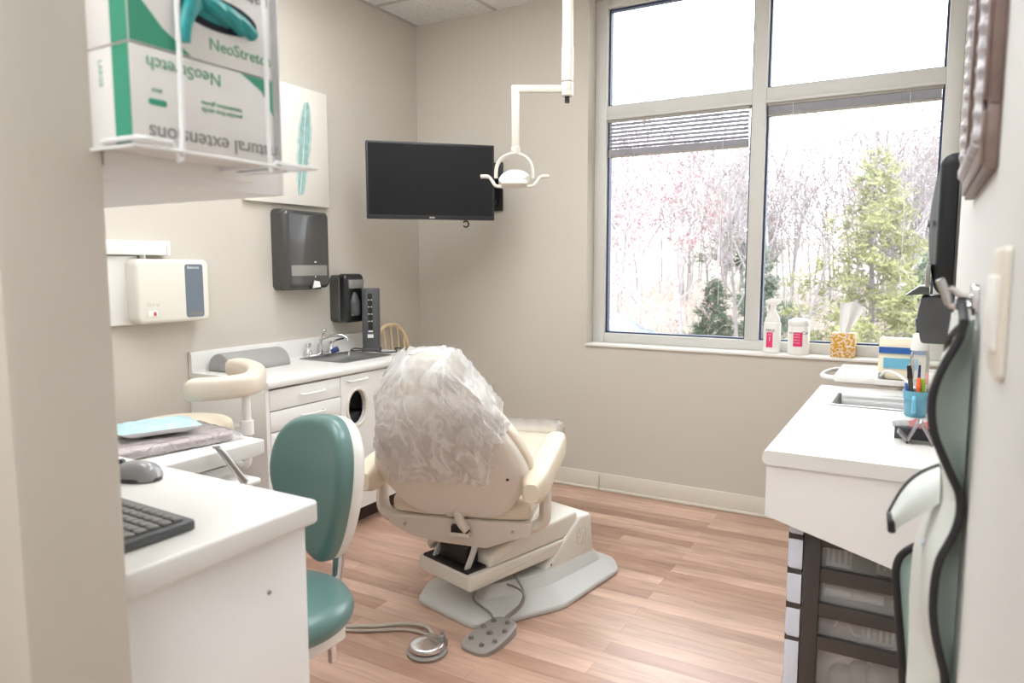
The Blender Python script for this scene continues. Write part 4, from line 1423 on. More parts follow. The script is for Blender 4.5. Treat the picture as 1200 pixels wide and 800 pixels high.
b.box(-0.03, 0.055, -0.105, -0.06, 0.345, 0.36, bev=0.004, M=UM)
b.build('back_bracket', 'frame_grey', ch)
MB().box(-0.02, 0.045, -0.1, -0.074, 0.36, 0.385, M=UM).build('slot', 'dark_mech', ch)

# ---- plastic bag over the head end
bag = MB()
def lerp_tab(tab, s):
    if s <= tab[0][0]: return tab[0][1]
    for (s0, w0), (s1, w1) in zip(tab, tab[1:]):
        if s <= s1:
            f = (s - s0) / (s1 - s0)
            return w0 + (w1 - w0) * f
    return tab[-1][1]
LEFT_W = [(0.15, 0.268), (0.2, 0.278), (0.3, 0.27), (0.45, 0.232), (0.58, 0.192), (0.65, 0.15), (0.69, 0.112), (0.72, 0.09)]
RIGHT_W = [(0.15, 0.29), (0.2, 0.29), (0.3, 0.272), (0.4, 0.235), (0.47, 0.203), (0.56, 0.155), (0.63, 0.118), (0.69, 0.085), (0.72, 0.068)]
def sstep(a, b, x):
    t_ = max(0.0, min(1.0, (x - a) / (b - a)))
    return t_ * t_ * (3 - 2 * t_)
def ridge(p):
    return max(0.0, 1 - abs(noise.noise(p)) * 4.5) ** 1.5
NA, NS = 180, 90
rows = []
for j in range(NS + 1):
    t_ = j / NS
    row = []
    for i in range(NA):
        a = 2 * PI * i / NA
        ca, sa = math.cos(a), math.sin(a)
        s0 = 0.2 + 0.12 * sstep(0.75, 1.0, -ca) + 0.20 * sstep(0.25, 0.85, ca)
        if sa < 0:
            s0 += 0.1 * sstep(0, 0.5, -sa)
        s0 += 0.02 * noise.noise(V((ca * 4, sa * 4, 7)))
        s = s0 + (0.705 - s0) * t_
        w = lerp_tab(LEFT_W if ca < 0 else RIGHT_W, s)
        capx = 1.0; capn = 1.0
        if t_ > 0.86:
            q_ = (t_ - 0.86) / 0.14
            capn = math.sqrt(max(0.0, 1 - q_ ** 2)) * 0.985 + 0.015
            capx = 1 - 0.12 * q_ ** 2
        cx = math.copysign(abs(ca) ** 0.7, ca)
        sy = math.copysign(abs(sa) ** 0.8, sa)
        q3 = V((ca * 1.7, s * 5, sa * 1.7 + 3))
        lump = 0.018 * noise.noise(q3)
        # folds drawn from the head down and outwards to the rim
        fa = a + 1.1 * (s - 0.3) * (1 if ca < 0 else -1)
        cf, sf = math.cos(fa), math.sin(fa)
        fold = 0.012 * ridge(V((cf * 2.6, s * 1.9, sf * 2.6))) + 0.006 * ridge(V((cf * 4.6, s * 3.5 + 3, sf * 4.6))) - 0.008 * ridge(V((cf * 3.4 + 9, s * 2.4, sf * 3.4)))
        fold += 0.004 * ridge(V((cf * 3 + s * 8, s * 9 - cf * 2, sf * 3))) 
        depth = 0.052 + 0.02 * sstep(0.2, 0.45, s)
        x = (w * capx + lump + fold) * cx
        if sa > 0:
            nn = 0.046 + (0.028 * abs(sy) + lump * 0.5 + fold) * capn - 0.07 * (1 - capn)
            nn -= 0.05 * (1 - abs(sy)) ** 2
        else:
            nn = -0.01 + (-0.098 * abs(sy) - lump * 0.6 - fold) * capn - 0.02
        row.append(BK @ V((x, s, nn)))
    rows.append(row)
bag.rings(rows, cap0=False, cap1=False)
T(bag.build('plastic_bag', 'film', smooth=70), 'clear crinkled plastic bag pulled over the dental chair headrest', 'plastic bag')

# ================================================================== FOOT CONTROLS
fp = thing('foot_switch', 'grey oval foot switch with round buttons on the floor', 'foot switch', (-1.335, 2.15, 0))
FP = frame((-1.312, 2.128, 0), V((0.1, 0.995, 0)), V((-0.995, 0.1, 0)), V((0, 0, 1)))
b = MB()
o = smooth2([(-0.115, 0), (-0.1, -0.055), (-0.03, -0.07), (0.06, -0.062), (0.105, -0.045), (0.118, 0), (0.105, 0.045), (0.06, 0.062), (-0.03, 0.07), (-0.1, 0.055)], 5)
rs = []
for ins, z0, z1 in ((0.0, 0.0005, 0.0005), (0.0, 0.012, 0.034), (0.004, 0.016, 0.038), (0.01, 0.018, 0.04)):
    rs.append([FP @ V((x, y, z0 + (z1 - z0) * (x + 0.115) / 0.23)) for x, y in inset(o, ins)])
b.rings(rs)
b.build('body', 'pedal', fp)
def ftop(x): return 0.018 + 0.022 * (x + 0.115) / 0.23
for (x, y, r) in ((0.0, 0.0, 0.011), (0.07, 0.035, 0.009), (0.085, -0.02, 0.009), (0.02, 0.045, 0.009), (0.035, -0.042, 0.009), (-0.06, 0.04, 0.009), (-0.075, -0.02, 0.009), (-0.035, -0.048, 0.009)):
    b = MB().lathe([(r * 1.25, 0), (r * 1.2, 0.003), (r, 0.004), (r * 0.85, 0.010), (r * 0.4, 0.012)], FP @ Matrix.Translation((x, y, ftop(x) - 0.001)), 16)
    b.build('button', 'pedal_dk', fp)
b = MB()
E_ = FP @ V((0.112, 0.02, 0.03))
b.tube([E_, E_ + V((0.02, 0.03, 0.02)), (-1.285, 2.31, 0.07), (-1.30, 2.36, 0.095), (-1.38, 2.42, 0.13)], 0.0046, 8, 5)
b.tube([FP @ V((0.09, 0.05, 0.03)), (-1.38, 2.23, 0.05), (-1.46, 2.25, 0.07), (-1.475, 2.31, 0.085), (-1.39, 2.37, 0.10), (-1.295, 2.345, 0.10), (-1.275, 2.30, 0.07), FP @ V((0.115, 0.01, 0.03))], 0.0046, 8, 6)
b.build('cable', 'pedal', fp, label='looped grey cable')

rh = thing('foot_pedal', 'round chrome foot pedal on a grey disc base on the floor', 'foot pedal', (-1.463, 1.945, 0))
RC = Matrix.Translation((-1.463, 1.945, 0))
MB().lathe([(0.062, 0.0005), (0.071, 0.003), (0.072, 0.010), (0.066, 0.014), (0.03, 0.016)], RC, 40).build('base_disc', 'pedal', rh)
b = MB()
b.box(-0.045, 0.04, 0.03, 0.08, 0.003, 0.03, bev=0.008, M=RC)
b.lathe([(0.012, 0.03), (0.012, 0.045), (0.007, 0.048), (0.007, 0.06)], RC @ Matrix.Translation((0.025, 0.06, 0)), 14)
b.build('valve_block', 'pedal', rh)
b = MB()
b.lathe([(0.05, 0.016), (0.05, 0.022)], RC, 32)
b.build('spacer', 'dark_mech', rh)
b = MB()
b.lathe([(0.058, 0.021), (0.0615, 0.022), (0.0615, 0.034), (0.059, 0.037), (0.045, 0.042), (0.02, 0.050), (0.004, 0.054)], RC, 48)
b.build('pedal_cap', 'spun', rh)
b = MB()
b.tube([(-1.49, 2.0, 0.02), (-1.50, 2.03, 0.017), (-1.56, 2.07, 0.016), (-1.64, 2.045, 0.016), (-1.72, 1.98, 0.016), (-1.80, 1.93, 0.016), (-2.0, 1.78, 0.016), (-2.15, 1.5, 0.016)], 0.0085, 10, 6)
b.tube([(-1.50, 2.0, 0.012), (-1.54, 2.035, 0.008), (-1.63, 2.02, 0.008), (-1.74, 1.945, 0.008), (-1.9, 1.85, 0.008), (-2.1, 1.6, 0.008)], 0.006, 8, 5)
b.build('hose', 'hose', rh, label='beige hose running to the instrument cart')

# ================================================================== OPERATORY LAMP
lp = thing('dental_lamp', 'cream operatory lamp on a swing arm hung from the ceiling', 'lamp', (-1.432, 3.0, 1.75))
lx, ly = -1.432, 3.0
RTV = V((0.868, 0.497, 0)); FWV = V((-0.497, 0.868, 0))
b = MB()
b.cyl((lx, ly, 2.335), (lx, ly, HC - 0.001), 0.0245, n=28)
b.cyl((lx, ly, 2.19), (lx, ly, 2.34), 0.027, n=28, bev=0.002)
b.cyl((lx, ly, HC - 0.03), (lx, ly, HC - 0.001), 0.09, n=32, bev=0.004)
b.build('pole', 'lamp_white', lp)
b = MB()
b.cyl((lx, ly, 2.125), (lx, ly, 2.188), 0.0275, n=28, bev=0.004)
b.box(-0.007, 0.007, -0.029, -0.026, 2.155, 2.168, M=frame((lx, ly, 0), RTV, FWV, V((0, 0, 1))))
b.build('joint', 'lamp_white', lp)
MB().cyl((lx, ly, 2.098), (lx, ly, 2.126), 0.011, n=16).build('stop_pin', 'dark_mech', lp)
ea = V((lx, ly, 2.156)) - RTV * 0.232
b = MB()
b.box(-0.252, -0.025, -0.013, 0.013, 2.142, 2.174, bev=0.006, M=frame((lx, ly, 0), RTV, FWV, V((0, 0, 1))))
b.build('swing_arm', 'lamp_white', lp)
b = MB()
LMx = frame((ea.x, ea.y, 0), RTV, FWV, V((0, 0, 1)))
b.box(-0.0185, 0.016, -0.0125, 0.0125, 1.88, 2.15, bev=0.006, M=LMx)
b.cyl(LMx @ V((0, 0, 1.87)), LMx @ V((0, 0, 1.905)), 0.02, n=20, bev=0.003)
b.build('drop_arm', 'lamp_white', lp)
b = MB()
yo = []
for k in range(17):
    a = PI * k / 16
    yo.append(LMx @ V((-0.006 - 0.083 * math.cos(a) * (1 + 0.08 * math.sin(a)), 0.0, 1.765 + 0.108 * math.sin(a) ** 0.75)))
b.tube(yo, 0.0085, 10, 2, flat=1.7, up=RTV)
b.build('yoke', 'lamp_white', lp)
# head: shield facing the chair, curved shell behind it
HM_ = LMx @ Matrix.Translation((-0.004, 0.0, 1.765)) @ Matrix.Rotation(math.radians(-32), 4, 'X')
b = MB()
def headring(z, sc, y0):
    return [HM_ @ V((0.08 * sc * math.cos(a) * (1 if math.sin(a) > 0 else 0.86), y0 + 0.028 * sc * math.sin(a), z)) for a in [2 * PI * k / 28 for k in range(28)]]
q = [(-0.075, -0.016), (-0.066, -0.03), (0.03, -0.03), (0.072, 0.004), (0.05, 0.028), (0.022, 0.04), (-0.024, 0.04), (-0.056, 0.02)]
HF = HM_ @ frame((0, 0, 0), (1, 0, 0), (0, 0, 1), (0, -1, 0))
b.slab(round_poly(q, 0.012, 4), -0.05, 0.012, 0.003, 0.02, 4, HF)
b.build('head_shell', 'lamp_white', lp)
b = MB()
b.slab(round_poly([(x * 0.93, y * 0.9) for x, y in q], 0.012, 4), 0.0125, 0.02, 0.006, 0, 3, HF, dome=0.006)
b.build('light_shield', 'lamp_reflector', lp, label='pale glossy light shield')
b = MB()
b.box(-0.062, 0.055, -0.034, -0.0, -0.055, -0.028, bev=0.008, M=HM_)
b.build('lower_tray', 'lamp_white', lp)
for s in (-1, 1):
    b = MB()
    b.tube([HM_ @ V((s * 0.05, 0, -0.048)), HM_ @ V((s * 0.085, -0.004, -0.046)), HM_ @ V((s * 0.105, -0.01, -0.018)), HM_ @ V((s * 0.12, -0.014, -0.003)), HM_ @ V((s * 0.155, -0.014, -0.002))], lambda t_: 0.0075 if t_ < 0.7 else 0.009, 10, 4)
    b.build('handle', 'lamp_white', lp)

# ================================================================== TELEVISION ON WALL ARM
tv = thing('television', 'black flat television turned into the room on a wall arm', 'television', (-2.45, 3.36, 1.63))
A_, B_ = V((-2.712, 3.106, 0)), V((-2.192, 3.62, 0))
tu = (B_ - A_).normalized()
tn = V((tu.y, -tu.x, 0))
TW = (B_ - A_).length
TVM = frame(A_ + V((0, 0, 1.632)), tu, V((0, 0, 1)), tn)      # a along, b up, c towards the viewer
TVM = TVM @ Matrix.Rotation(math.radians(0.0), 4, 'X')
H_ = 0.428
MB().slab(rrect(0, TW, 0, H_, 0.006), -0.042, 0.0, 0.003, 0.006, 2, TVM).build('case', 'tv_bezel', tv)
MB().box(0.012, TW - 0.012, 0.022, H_ - 0.012, 0.0, 0.0008, M=TVM).build('screen', 'screen', tv, label='dark blank screen')
b = MB()
b.box(0.012, TW - 0.012, 0.0195, 0.021, 0.0, 0.0012, M=TVM)
b.build('bezel_line', 'dk_grey', tv)
MB().box(TW / 2 - 0.015, TW / 2 + 0.015, 0.006, 0.0145, 0.0, 0.0012, M=TVM).build('badge', 'steel', tv)
b = MB()
b.slab(rrect(TW * 0.2, TW * 0.8, 0.05, H_ - 0.1, 0.02), -0.07, -0.041, 0.0, 0.015, 3, TVM)
b.build('rear_hump', 'black_plas', tv)
hk = []
for k in range(15):
    a = math.radians(-60 + 300 * k / 14)
    hk.append(TVM @ V((TW * 0.775 + 0.016 * math.sin(a), -0.022 + 0.017 * math.cos(a), -0.025)))
MB().tube(hk, 0.0045, 8, 2).build('cable_loop', 'black_plas', tv)
ar = thing('television_mount', 'black swing arm mount that carries the television', 'mount', (-2.40, 3.9, 1.7))
b = MB()
b.box(-2.46, -2.345, BY - 0.02, BY - 0.0005, 1.715, 2.02, bev=0.004)
b.box(-2.42, -2.37, BY - 0.06, BY - 0.02, 1.745, 1.79, bev=0.006); b.box(-2.42, -2.37, BY - 0.06, BY - 0.02, 1.95, 2.0, bev=0.006)
b.build('wall_plate', 'black_plas', ar)
b = MB()
b.cyl((-2.395, BY - 0.062, 1.80), (-2.395, BY - 0.062, 1.94), 0.02, n=18, bev=0.003)
b.tube([(-2.395, BY - 0.062, 1.87), (-2.36, 3.82, 1.87)], 0.024, 12)
b.cyl((-2.36, 3.82, 1.835), (-2.36, 3.82, 1.905), 0.026, n=18, bev=0.003)
b.tube([(-2.36, 3.82, 1.855), (-2.52, 3.55, 1.855)], 0.022, 12)
b.cyl((-2.52, 3.55, 1.82), (-2.52, 3.55, 1.90), 0.024, n=18, bev=0.003)
b.build('folding_arm', 'black_plas', ar)
C_ = TVM @ V((TW * 0.5, H_ * 0.5, -0.075))
b = MB()
b.tube([(-2.52, 3.55, 1.86), C_ + V((-0.02, 0.03, 0.01)), C_], 0.018, 12)
b.box(TW * 0.5 - 0.06, TW * 0.5 + 0.06, H_ * 0.5 - 0.06, H_ * 0.5 + 0.06, -0.078, -0.0705, M=TVM)
b.build('tilt_head', 'black_plas', ar)

# ================================================================== GREEN OPERATOR STOOL
gs = thing('operator_stool', 'teal green operator stool with backrest behind the desk', 'stool', (-1.44, 1.235, 0))
gx, gy, gz = -1.42, 1.235, 0.53
b = MB()
b.slab(ellipse(gx, gy, 0.205, 0.20, 56), gz - 0.085, gz - 0.012, 0.045, 0.032, 6, dome=0.014)
b.build('seat', 'green_vinyl', gs)
b = MB()
b.box(gx - 0.09, gx + 0.165, gy - 0.05, gy + 0.09, gz - 0.128, gz - 0.082, bev=0.008)
b.build('seat_plate', 'white_plas', gs)
b = MB()
b.cyl((gx + 0.13, gy - 0.045, gz - 0.105), (gx + 0.135, gy - 0.068, gz - 0.108), 0.012, n=14, bev=0.002)
MB().cyl((gx + 0.15, gy + 0.05, gz - 0.175), (gx + 0.15, gy + 0.05, gz - 0.125), 0.011, n=14, bev=0.002).build('lever_stub', 'chrome', gs)
b.build('lever_knob', 'white_plas', gs)
b = MB()
b.tube([(gx - 0.03, gy + 0.05, gz - 0.1), (gx - 0.035, gy + 0.2, gz - 0.103), (gx - 0.04, gy + 0.265, gz - 0.085), (gx - 0.042, gy + 0.285, gz + 0.0), (gx - 0.045, gy + 0.302, gz + 0.12), (gx - 0.05, gy + 0.312, gz + 0.22)], 0.012, 12, 5, flat=1.5)
b.build('back_post', 'chrome', gs)
bdir = math.radians(-10)
BX = frame((gx - 0.055, gy + 0.235, 0.745), V((math.cos(bdir), math.sin(bdir), 0)), V((-math.sin(bdir) * 0.12, math.cos(bdir) * 0.12, 0.99)).normalized(), V((math.sin(bdir), -math.cos(bdir), 0.12)).normalized())
_c7, _s7 = math.cos(0.12), math.sin(0.12)
bo = smooth2([(0.02, -0.215), (0.07, -0.195), (0.125, -0.12), (0.168, 0.0), (0.16, 0.11), (0.10, 0.182), (0, 0.20), (-0.10, 0.182), (-0.16, 0.11), (-0.172, 0.0), (-0.115, -0.11), (-0.04, -0.19)], 5)
bo = [(x * _c7 - y * _s7, x * _s7 + y * _c7) for x, y in bo]
def curved(bmesh_mb):
    """bow the backrest around the sitter"""
    inv = BX.inverted()
    for v in bmesh_mb.bm.verts:
        p = inv @ v.co
        p.z += 1.1 * p.x * p.x
        v.co = BX @ p
b = MB()
b.slab(bo, -0.012, 0.042, 0.03, 0.004, 5, BX, dome=0.008)
bmesh.ops.subdivide_edges(b.bm, edges=[e for e in b.bm.edges if e.calc_length() > 0.08], cuts=3, use_grid_fill=True)
curved(b)
b.build('backrest', 'green_vinyl', gs)
b = MB()
b.slab([(x * 0.985, y * 0.985) for x, y in bo], -0.062, -0.0125, 0.002, 0.034, 5, BX)
curved(b)
b.build('back_shell', 'white_plas', gs, label='white rear shell of the backrest')
b = MB()
b.cyl((gx, gy, 0.09), (gx, gy, 0.30), 0.028, n=20); b.cyl((gx, gy, 0.30), (gx, gy, gz - 0.118), 0.016, n=20)
b.build('gas_column', 'chrome', gs)
for k in range(5):
    a = 2 * PI * k / 5 + math.radians(45)
    ex, ey = gx + 0.24 * math.cos(a), gy + 0.24 * math.sin(a)
    lg = MB().tube([(gx + 0.02 * math.cos(a), gy + 0.02 * math.sin(a), 0.10), (ex, ey, 0.075)], lambda q: 0.022 - 0.007 * q, 10, 3).build('leg', 'white_plas', gs)
    c = MB()
    c.cyl((ex - 0.012 * math.sin(a), ey + 0.012 * math.cos(a), 0.027), (ex + 0.012 * math.sin(a), ey - 0.012 * math.cos(a), 0.027), 0.027, n=20, bev=0.003)
    c.cyl((ex, ey, 0.05), (ex, ey, 0.08), 0.007, n=10)
    c.build('caster', 'dk_grey', lg)
# ================================================================== RIGHT COUNTER
RY0, RY1, RX0, RX1 = 2.03, 3.29, -0.362, 0.2185
RZ = 0.862
RS = (-0.272, 0.10, 2.83, 3.10)
t = thing('sink_counter', 'white wall hung counter with a small sink below the right wall dispensers', 'counter', (-0.07, 2.66, RZ - 0.04))
b = MB()
NMY = frame((0, RY0, 0), (1, 0, 0), (0, 0, 1), (0, -1, 0))
def strip(xa, xb, ya, yb):
    b.box(xa, xb, ya, yb, RZ - 0.04, RZ)
strip(RS[1], RX1, RY0, RY1); strip(RS[0], RS[1], RY0, RS[2]); strip(RS[0], RS[1], RS[3], RY1)
pr = [(RS[0], RZ - 0.04), (RS[0], RZ), (RX0 + 0.012, RZ), (RX0 + 0.004, RZ - 0.004), (RX0, RZ - 0.013), (RX0, RZ - 0.027), (RX0 + 0.004, RZ - 0.036), (RX0 + 0.012, RZ - 0.04)]
b.slab(pr[::-1], -(RY1 - RY0), 0, M=NMY)
b.build('worktop', 'white_lam', t)
for y in (2.045, 3.24):
    b = MB()
    MBr = frame((0, y, 0), (1, 0, 0), (0, 0, 1), (0, -1, 0))
    b.slab([(-0.352, RZ - 0.041), (-0.352, 0.672), (0.218, 0.515), (0.218, RZ - 0.041)], -0.02, 0, M=MBr)
    b.build('bracket_panel', 'white_cab', t)
MB().box(-0.352, -0.334, 2.066, 3.239, 0.68, RZ - 0.041).build('front_apron', 'white_cab', t)
basin('small_steel_sink', 'small stainless sink in the counter below the window', RS[0] + 0.006, RS[1] - 0.006, RS[2] + 0.006, RS[3] - 0.006, RZ, 0.12, 0.02)

# sill items
t = thing('spray_bottle', 'white trigger spray bottle with a pink label on the window sill', 'bottle', (-0.69, 4.035, 0.901))
Z0 = 0.9018
MB().slab(rrect(-0.736, -0.648, 4.01, 4.062, 0.024), Z0, Z0 + 0.165, 0.006, 0.006, 3).build('bottle_body', 'white_plas', t)
b = MB()
rs = []
for z, w, d in ((0.165, 0.04, 0.022), (0.185, 0.038, 0.021), (0.21, 0.026, 0.018), (0.232, 0.014, 0.013), (0.24, 0.0125, 0.0125)):
    rs.append([V((-0.692 + w * math.cos(a), 4.036 + d * math.sin(a), Z0 + z)) for a in [2 * PI * k / 24 for k in range(24)]])
b.rings(rs)
b.build('bottle_neck', 'white_plas', t)
b = MB()
b.cyl((-0.692, 4.036, Z0 + 0.2), (-0.692, 4.036, Z0 + 0.262), 0.0165, 0.0155, 20, 0.002)
b.slab(round_poly([(-0.728, 0.262), (-0.69, 0.255), (-0.672, 0.256), (-0.655, 0.27), (-0.655, 0.284), (-0.70, 0.292), (-0.732, 0.282)], 0.006), -0.012, 0.012, 0.003, 0.003, 2, frame((0, 4.036, Z0), (1, 0, 0), (0, 0, 1), (0, -1, 0)))
b.build('spray_head', 'white_plas', t)
MB().tube([(-0.716, 4.036, Z0 + 0.262), (-0.722, 4.036, Z0 + 0.24), (-0.716, 4.036, Z0 + 0.215), (-0.722, 4.036, Z0 + 0.205)], 0.004, 8, 4).build('trigger', 'white_plas', t)
WS = wall_my(4.0098)
MB().box(-0.716, -0.684, Z0 + 0.03, Z0 + 0.112, 0, 0.0006, M=WS).build('label_panel', 'pink', t, label='pink label panel')
MB().text('MAX', 0.022, WS @ Matrix.Translation((-0.697, Z0 + 0.121, 0.0004)), 0.0003).build('lettering', 'letter_black', t)
MB().text('1', 0.035, WS @ Matrix.Translation((-0.70, Z0 + 0.075, 0.0008)), 0.0003).text('ready', 0.008, WS @ Matrix.Translation((-0.70, Z0 + 0.1, 0.0008)), 0.0003).build('lettering', 'letter_white', t)

t = thing('wipes_tub', 'white round tub of wipes with a pink label on the window sill', 'tub', (-0.555, 4.03, 0.901))
TC = Matrix.Translation((-0.556, 4.032, Z0))
MB().lathe([(0.05, 0.0), (0.0535, 0.004), (0.0535, 0.15), (0.051, 0.154)], TC, 40).build('tub_body', 'white_plas', t)
MB().lathe([(0.054, 0.152), (0.0555, 0.155), (0.0555, 0.176), (0.052, 0.182), (0.04, 0.184), (0.036, 0.19), (0.01, 0.192)], TC, 40).build('lid', 'white_plas', t)
def curved_label(mb, cx, cy, r, a0, a1, z0, z1):
    n = 14
    mb.grid(lambda u, v: (cx + r * math.cos(a0 + (a1 - a0) * u), cy + r * math.sin(a0 + (a1 - a0) * u), z0 + (z1 - z0) * v), n, 1, 0)
b = MB()
curved_label(b, -0.556, 4.032, 0.0540, math.radians(-112), math.radians(-62), Z0 + 0.045, Z0 + 0.12)
b.build('label_panel', 'pink', t, label='pink label panel')
def bend_text(mb, cx, cy, r):
    for v in mb.bm.verts:
        a = (v.co.x - cx) / r - PI / 2
        d = r + v.co.y
        v.co = V((cx + d * math.cos(a), cy + d * math.sin(a), v.co.z))
b = MB()
b.text('Cavi', 0.022, frame((-0.515, 0.0005, Z0 + 0.117), (1, 0, 0), (0, 0, 1), (0, -1, 0)), 0.0002)
b.text('wipes', 0.010, frame((-0.594, 0.0005, Z0 + 0.117), (1, 0, 0), (0, 0, 1), (0, -1, 0)), 0.0002)
bend_text(b, -0.556, 4.032, 0.0538)
b.build('lettering', 'letter_black', t)
b = MB()
for k in range(4):
    b.text('disinfecting', 0.0085, frame((-0.563, 0.0009, Z0 + 0.11 - 0.015 * k), (1, 0, 0), (0, 0, 1), (0, -1, 0)), 0.0002)
bend_text(b, -0.556, 4.032, 0.0538)
b.build('lettering', 'letter_white', t)

t = thing('tissue_box', 'cube tissue box with yellow pattern on the window sill', 'tissue box', (-0.338, 4.03, 0.901))
MB().box(-0.394, -0.282, 3.978, 4.083, Z0, Z0 + 0.125, bev=0.003).build('carton', 'tissuebox', t)
MB().slab(ellipse(-0.338, 4.03, 0.034, 0.026), Z0 + 0.1252, Z0 + 0.1262).build('opening', 'white_plas', t)
b = MB()
def tis(u, v):
    a = (u - 0.5) * 2
    w = 0.020 + 0.034 * v ** 0.8
    x = -0.338 + a * w + 0.03 * v
    y = 4.03 + 0.018 * math.sin(u * 9) * (1 - 0.5 * v) + 0.02 * v * v * a
    z = Z0 + 0.118 + 0.165 * v * (1 - 0.25 * max(0, a) ** 2) - 0.0 + 0.006 * math.sin(u * 7 + v * 3)
    return (x, y, z)
b.grid(tis, 24, 20, 0.0008)
b.build('tissue', 'tissue', t, label='white tissue pulled up')

# tray on stand at the end of the counter, printer on it
t = thing('instrument_tray', 'white tray with a side handle at the far end of the sink counter', 'tray', (-0.06, 3.5, 0))
b = MB()
o = rrect(-0.312, 0.205, 3.30, 3.73, 0.02)
def tr(ins, z): return [V((x, y, z)) for x, y in inset(o, ins)]
b.rings([tr(0.014, 0.872), tr(0.004, 0.878), tr(0, 0.898), tr(0.002, 0.902), tr(0.008, 0.901), tr(0.016, 0.889), tr(0.03, 0.8865)])
b.build('tray', 'tray_white', t)
b = MB()
b.tube([(-0.309, 3.34, 0.889), (-0.34, 3.345, 0.89), (-0.366, 3.40, 0.891), (-0.355, 3.52, 0.892), (-0.33, 3.60, 0.892), (-0.309, 3.615, 0.891)], 0.011, 10, 5, flat=0.7)
b.build('handle', 'tray_white', t)
b = MB()
b.cyl((-0.05, 3.5, 0.06), (-0.05, 3.5, 0.872), 0.025, n=20)
b.box(-0.15, 0.05, 3.4, 3.6, 0.855, 0.8725, bev=0.004)
b.build('stand_post', 'white_plas', t)
for k in range(4):
    a = PI / 4 + PI / 2 * k
    ex, ey = -0.05 + 0.2 * math.cos(a), 3.53 + 0.2 * math.sin(a)
    lg = MB().tube([(-0.05, 3.5, 0.09), (ex, ey, 0.07)], 0.016, 10).build('leg', 'white_plas', t)
    MB().cyl((ex - 0.01, ey, 0.026), (ex + 0.01, ey, 0.026), 0.026, n=18, bev=0.003).build('caster', 'dk_grey', lg)
t = thing('label_printer', 'cream desktop label printer with blue bands on the white tray', 'printer', (-0.06, 3.46, 0.887))
PM = frame((0, 3.40, 0.8875), (1, 0, 0), (0, 0, 1), (0, -1, 0))
b = MB()
pr = frame((0, 3.40, 0.8875), (0, 1, 0), (0, 0, 1), (1, 0, 0))
b.slab(round_poly([(0, 0), (0.15, 0), (0.15, 0.17), (0.03, 0.178), (0.01, 0.12)], 0.025, 5), -0.148, 0.034, 0.008, 0.008, 3, pr)
b.build('housing', 'beige_plas', t)
b = MB().box(-0.127, 0.026, 0.113, 0.139, -0.011, -0.003, M=PM).box(-0.147, -0.122, 0.113, 0.139, -0.0112, -0.004, M=PM)
b.build('dark_band', 'blue', t, label='dark blue band')
MB().box(-0.128, 0.0, 0.05, 0.094, -0.004, 0.0008, M=PM).build('paper_window', 'lblue', t, label='light blue window')
MB().box(-0.145, -0.125, 0.002, 0.03, -0.005, 0.012, bev=0.003, M=PM).build('power_port', 'holder', t)
b = MB().tube([(-0.135, 3.385, 0.905), (-0.11, 3.33, 0.935), (-0.06, 3.20, 0.935), (-0.01, 3.08, 0.91), (0.06, 2.99, 0.868), (0.14, 2.93, 0.867)], 0.005, 8, 5)
b.build('cable', 'cord_white', t)

# clear bottle, cup of pens, stand
t = thing('rinse_bottle', 'clear bottle with a white tapered cap behind the blue mug', 'bottle', (0.025, 2.86, RZ))
BC = Matrix.Translation((0.155, 3.16, RZ + 0.0006))
BC = Matrix.Translation((0.03, 2.775, RZ + 0.0006))
BC = Matrix.Translation((0.155, 2.60, RZ + 0.0006))
BC = Matrix.Translation((0.005, 3.205, RZ + 0.0006))
b = MB().lathe([(0.03, 0), (0.034, 0.004), (0.034, 0.15), (0.03, 0.168), (0.024, 0.178)], BC, 28)
b.build('bottle_body', 'clear', t)
MB().lathe([(0.034, 0.178), (0.034, 0.185), (0.027, 0.238), (0.024, 0.242)], BC, 28).build('cap', 'white_plas', t)

mx, my = 0.0, 2.752
mug = thing('pen_mug', 'blue plastic mug full of pens on the sink counter', 'mug', (mx, my, RZ))
b = MB()
b.lathe([(0.030, 0.0008), (0.033, 0.004), (0.036, 0.06), (0.039, 0.061), (0.0395, 0.088), (0.0365, 0.088), (0.033, 0.06), (0.029, 0.008), (0.004, 0.006)], Matrix.Translation((mx, my, RZ)), 32, cap1=True)
b.build('mug_body', 'teal_cup', mug)
b = MB()
b.tube([(mx - 0.004, my - 0.034, RZ + 0.07), (mx - 0.004, my - 0.06, RZ + 0.066), (mx - 0.004, my - 0.062, RZ + 0.03), (mx - 0.004, my - 0.032, RZ + 0.018)], 0.007, 10, 5)
b.build('mug_handle', 'lblue', mug)
def pen(label, dx, dy, lean, h, r, m1, m2=None, cat='pen', name='pen'):
    p0 = V((mx + dx, my + dy, RZ + 0.011))
    p1 = V((mx + dx + lean[0], my + dy + lean[1], RZ + 0.008 + h))
    q = thing(name, label, cat, p0)
    MB().cyl(p0, p0 + (p1 - p0) * 0.72, r, n=12, bev=r * 0.2).build('barrel', m1, q)
    MB().cyl(p0 + (p1 - p0) * 0.72, p1, r * 1.15, r * 0.9, 12, r * 0.2).build('cap', m2 or m1, q)
pen('thick black marker leaning left in the blue mug', -0.006, 0.0, (-0.02, -0.004), 0.165, 0.0075, 'dk_grey', 'black_plas', 'marker', 'marker')
pen('chrome tipped silver pen leaning left in the blue mug', -0.012, 0.018, (-0.004, 0.004), 0.185, 0.0045, 'steel', 'chrome')
pen('navy blue pen upright in the blue mug', 0.006, 0.014, (0.0, 0.002), 0.165, 0.0042, 'white_plas', 'navy')
pen('short bright blue pen at the left rim of the mug', -0.021, -0.012, (-0.010, 0.0), 0.105, 0.005, 'blue', 'blue')
pen('orange highlighter in the blue mug', 0.006, -0.012, (0.0, -0.004), 0.125, 0.007, 'orange', 'orange', 'highlighter', 'highlighter')
